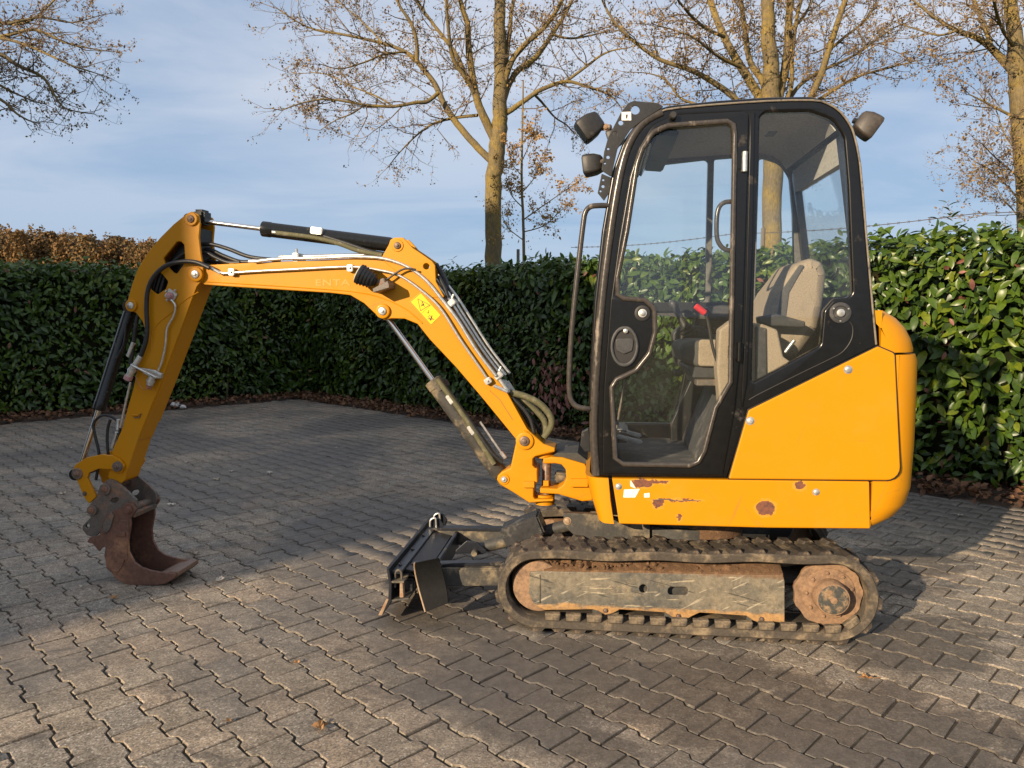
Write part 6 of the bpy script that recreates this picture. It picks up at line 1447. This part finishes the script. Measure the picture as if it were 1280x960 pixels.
# travel levers and pedals
pe = tube('travel_lever', TT([(771, 535), (776, 505), (783, 474)], -.20), .006, STEELD, None, 8); lathe('lever_grip', T(783, 474, -.20), T(786, 462, -.20) - T(783, 474, -.20), [(0, .012), (.05, .015), (.09, .013)], RUB, pe, 12)
for u_, v_, y_ in ((786, 541, -.20), (787, 549, -.28)): box('travel_pedal', T(u_, v_, y_), (.12, .045, .016), PEDAL, pe, (0, R(12), R(-6)), .006)
box('control_column', T(772, 540, -.08), (.10, .30, .06), BLACKM, pe, bev=.012)
# ---------------------------------------------------------------- fallen leaves and stones lying on the paving
def lobed(seed, size, lobes=5):
    r_ = random.Random(seed); bm = bmesh.new(); n = lobes * 4; c = bm.verts.new((0, 0, .004)); ring = []
    for i in range(n):
        a = 2 * math.pi * i / n; k = (1.0, .62, .50, .68)[i % 4] * (.75 + .25 * math.cos(a)) * r_.uniform(.85, 1.15)
        ring.append(bm.verts.new((math.cos(a) * size * k, math.sin(a) * size * k * .8, .004 + size * .35 * abs(math.sin(a * 1.5 + seed)) * r_.uniform(.4, 1.2))))
    for i in range(n): bm.faces.new((c, ring[i], ring[(i + 1) % n]))
    tube_bm(bm, [(-size * .5, 0, .006), (-size * 1.25, size * .1, .012)], [.0014, .001], 4)
    return bm
def fallen(u, v, size, label, mat, group='fallen leaves on the pavers', seed=0):
    p = ground(u, v, .003); o = bm_obj('fallen_leaf', lobed(seed + int(u), size), mat, None, 50); o.location = p; o.rotation_euler = (random.uniform(-.1, .1), random.uniform(-.1, .1), (u * 1.7) % 6.28)
    return tag(o, label, 'leaf', group)
for u, v, s, l in ((400, 911, .045, 'large tan crumpled leaf on sunlit pavers at the bottom edge, left of centre'), (285, 902, .020, 'small pale orange leaf on sunlit pavers left of the large tan one'),
                   (1084, 849, .038, 'thin curled orange leaf on the pavers below the rear end of the rubber track'), (143, 748, .034, 'tan leaf on the pavers just below the rusty bucket'),
                   (370, 829, .022, 'small tan leaf on sunlit pavers right of and below the bucket'), (88, 719, .026, 'pale leaf on shaded pavers left of the bucket'), (102, 734, .026, 'pale leaf on shaded pavers between bucket and the leaf below it'),
                   (1200, 645, .034, 'pale leaf on sunlit pavers near the right hedge foot'), (216, 632, .045, 'pale torn leaf on shaded pavers right of the quick coupler')):
    fallen(u, v, s, l, FALL if v > 740 else FALLP)
for u, v, l in ((235, 578, 'pale dry leaf on shaded pavers just right of the arm, nearest to its lower edge'), (284, 567, 'pale leaf on the shaded pavers, farthest back of the cluster right of the arm'), (289, 590, 'pale leaf at the right of the cluster on shaded pavers beside the arm'),
                (272, 600, 'pale leaf lowest in the cluster on shaded pavers right of the arm'), (337, 592, 'pale leaf lying alone on shaded pavers beneath the middle of the boom'), (276, 725, 'pale leaf on the pavers right of the bucket tip'), (254, 656, 'pale leaf on shaded pavers above the bucket tip'),
                (79, 618, 'pale leaf on shaded pavers left of the quick coupler'), (244, 693, 'pale leaf just behind the bucket lip on shaded pavers'), (91, 560, 'pale leaf on shaded pavers left of the bucket link'), (420, 560, 'pale leaf on shaded pavers beneath the boom cylinder top'), (22, 640, 'pale leaf at the left edge on shaded pavers')):
    fallen(u, v, random.uniform(.028, .05), l, FALLP, 'pale leaves scattered on the shaded pavers', 3)
def pebble(u, v, size, label):
    bm = bmesh.new(); bmesh.ops.create_icosphere(bm, subdivisions=2, radius=size)
    for q in bm.verts: q.co = Vector((q.co.x, q.co.y * .8, q.co.z * .65)) * (1 + .14 * math.sin(q.co.x * 90 + q.co.z * 70))
    o = bm_obj('stone', bm, STONE, None, 70); o.location = ground(u, v, 0) + Vector((0, 0, size * .5 + .02)); return tag(o, label, 'stone')
pebble(219, 511, .075, 'larger pale stone in leaf litter at the left hedge foot beside the arm'); pebble(229, 512, .05, 'smaller pale stone beside the larger one at the left hedge foot')
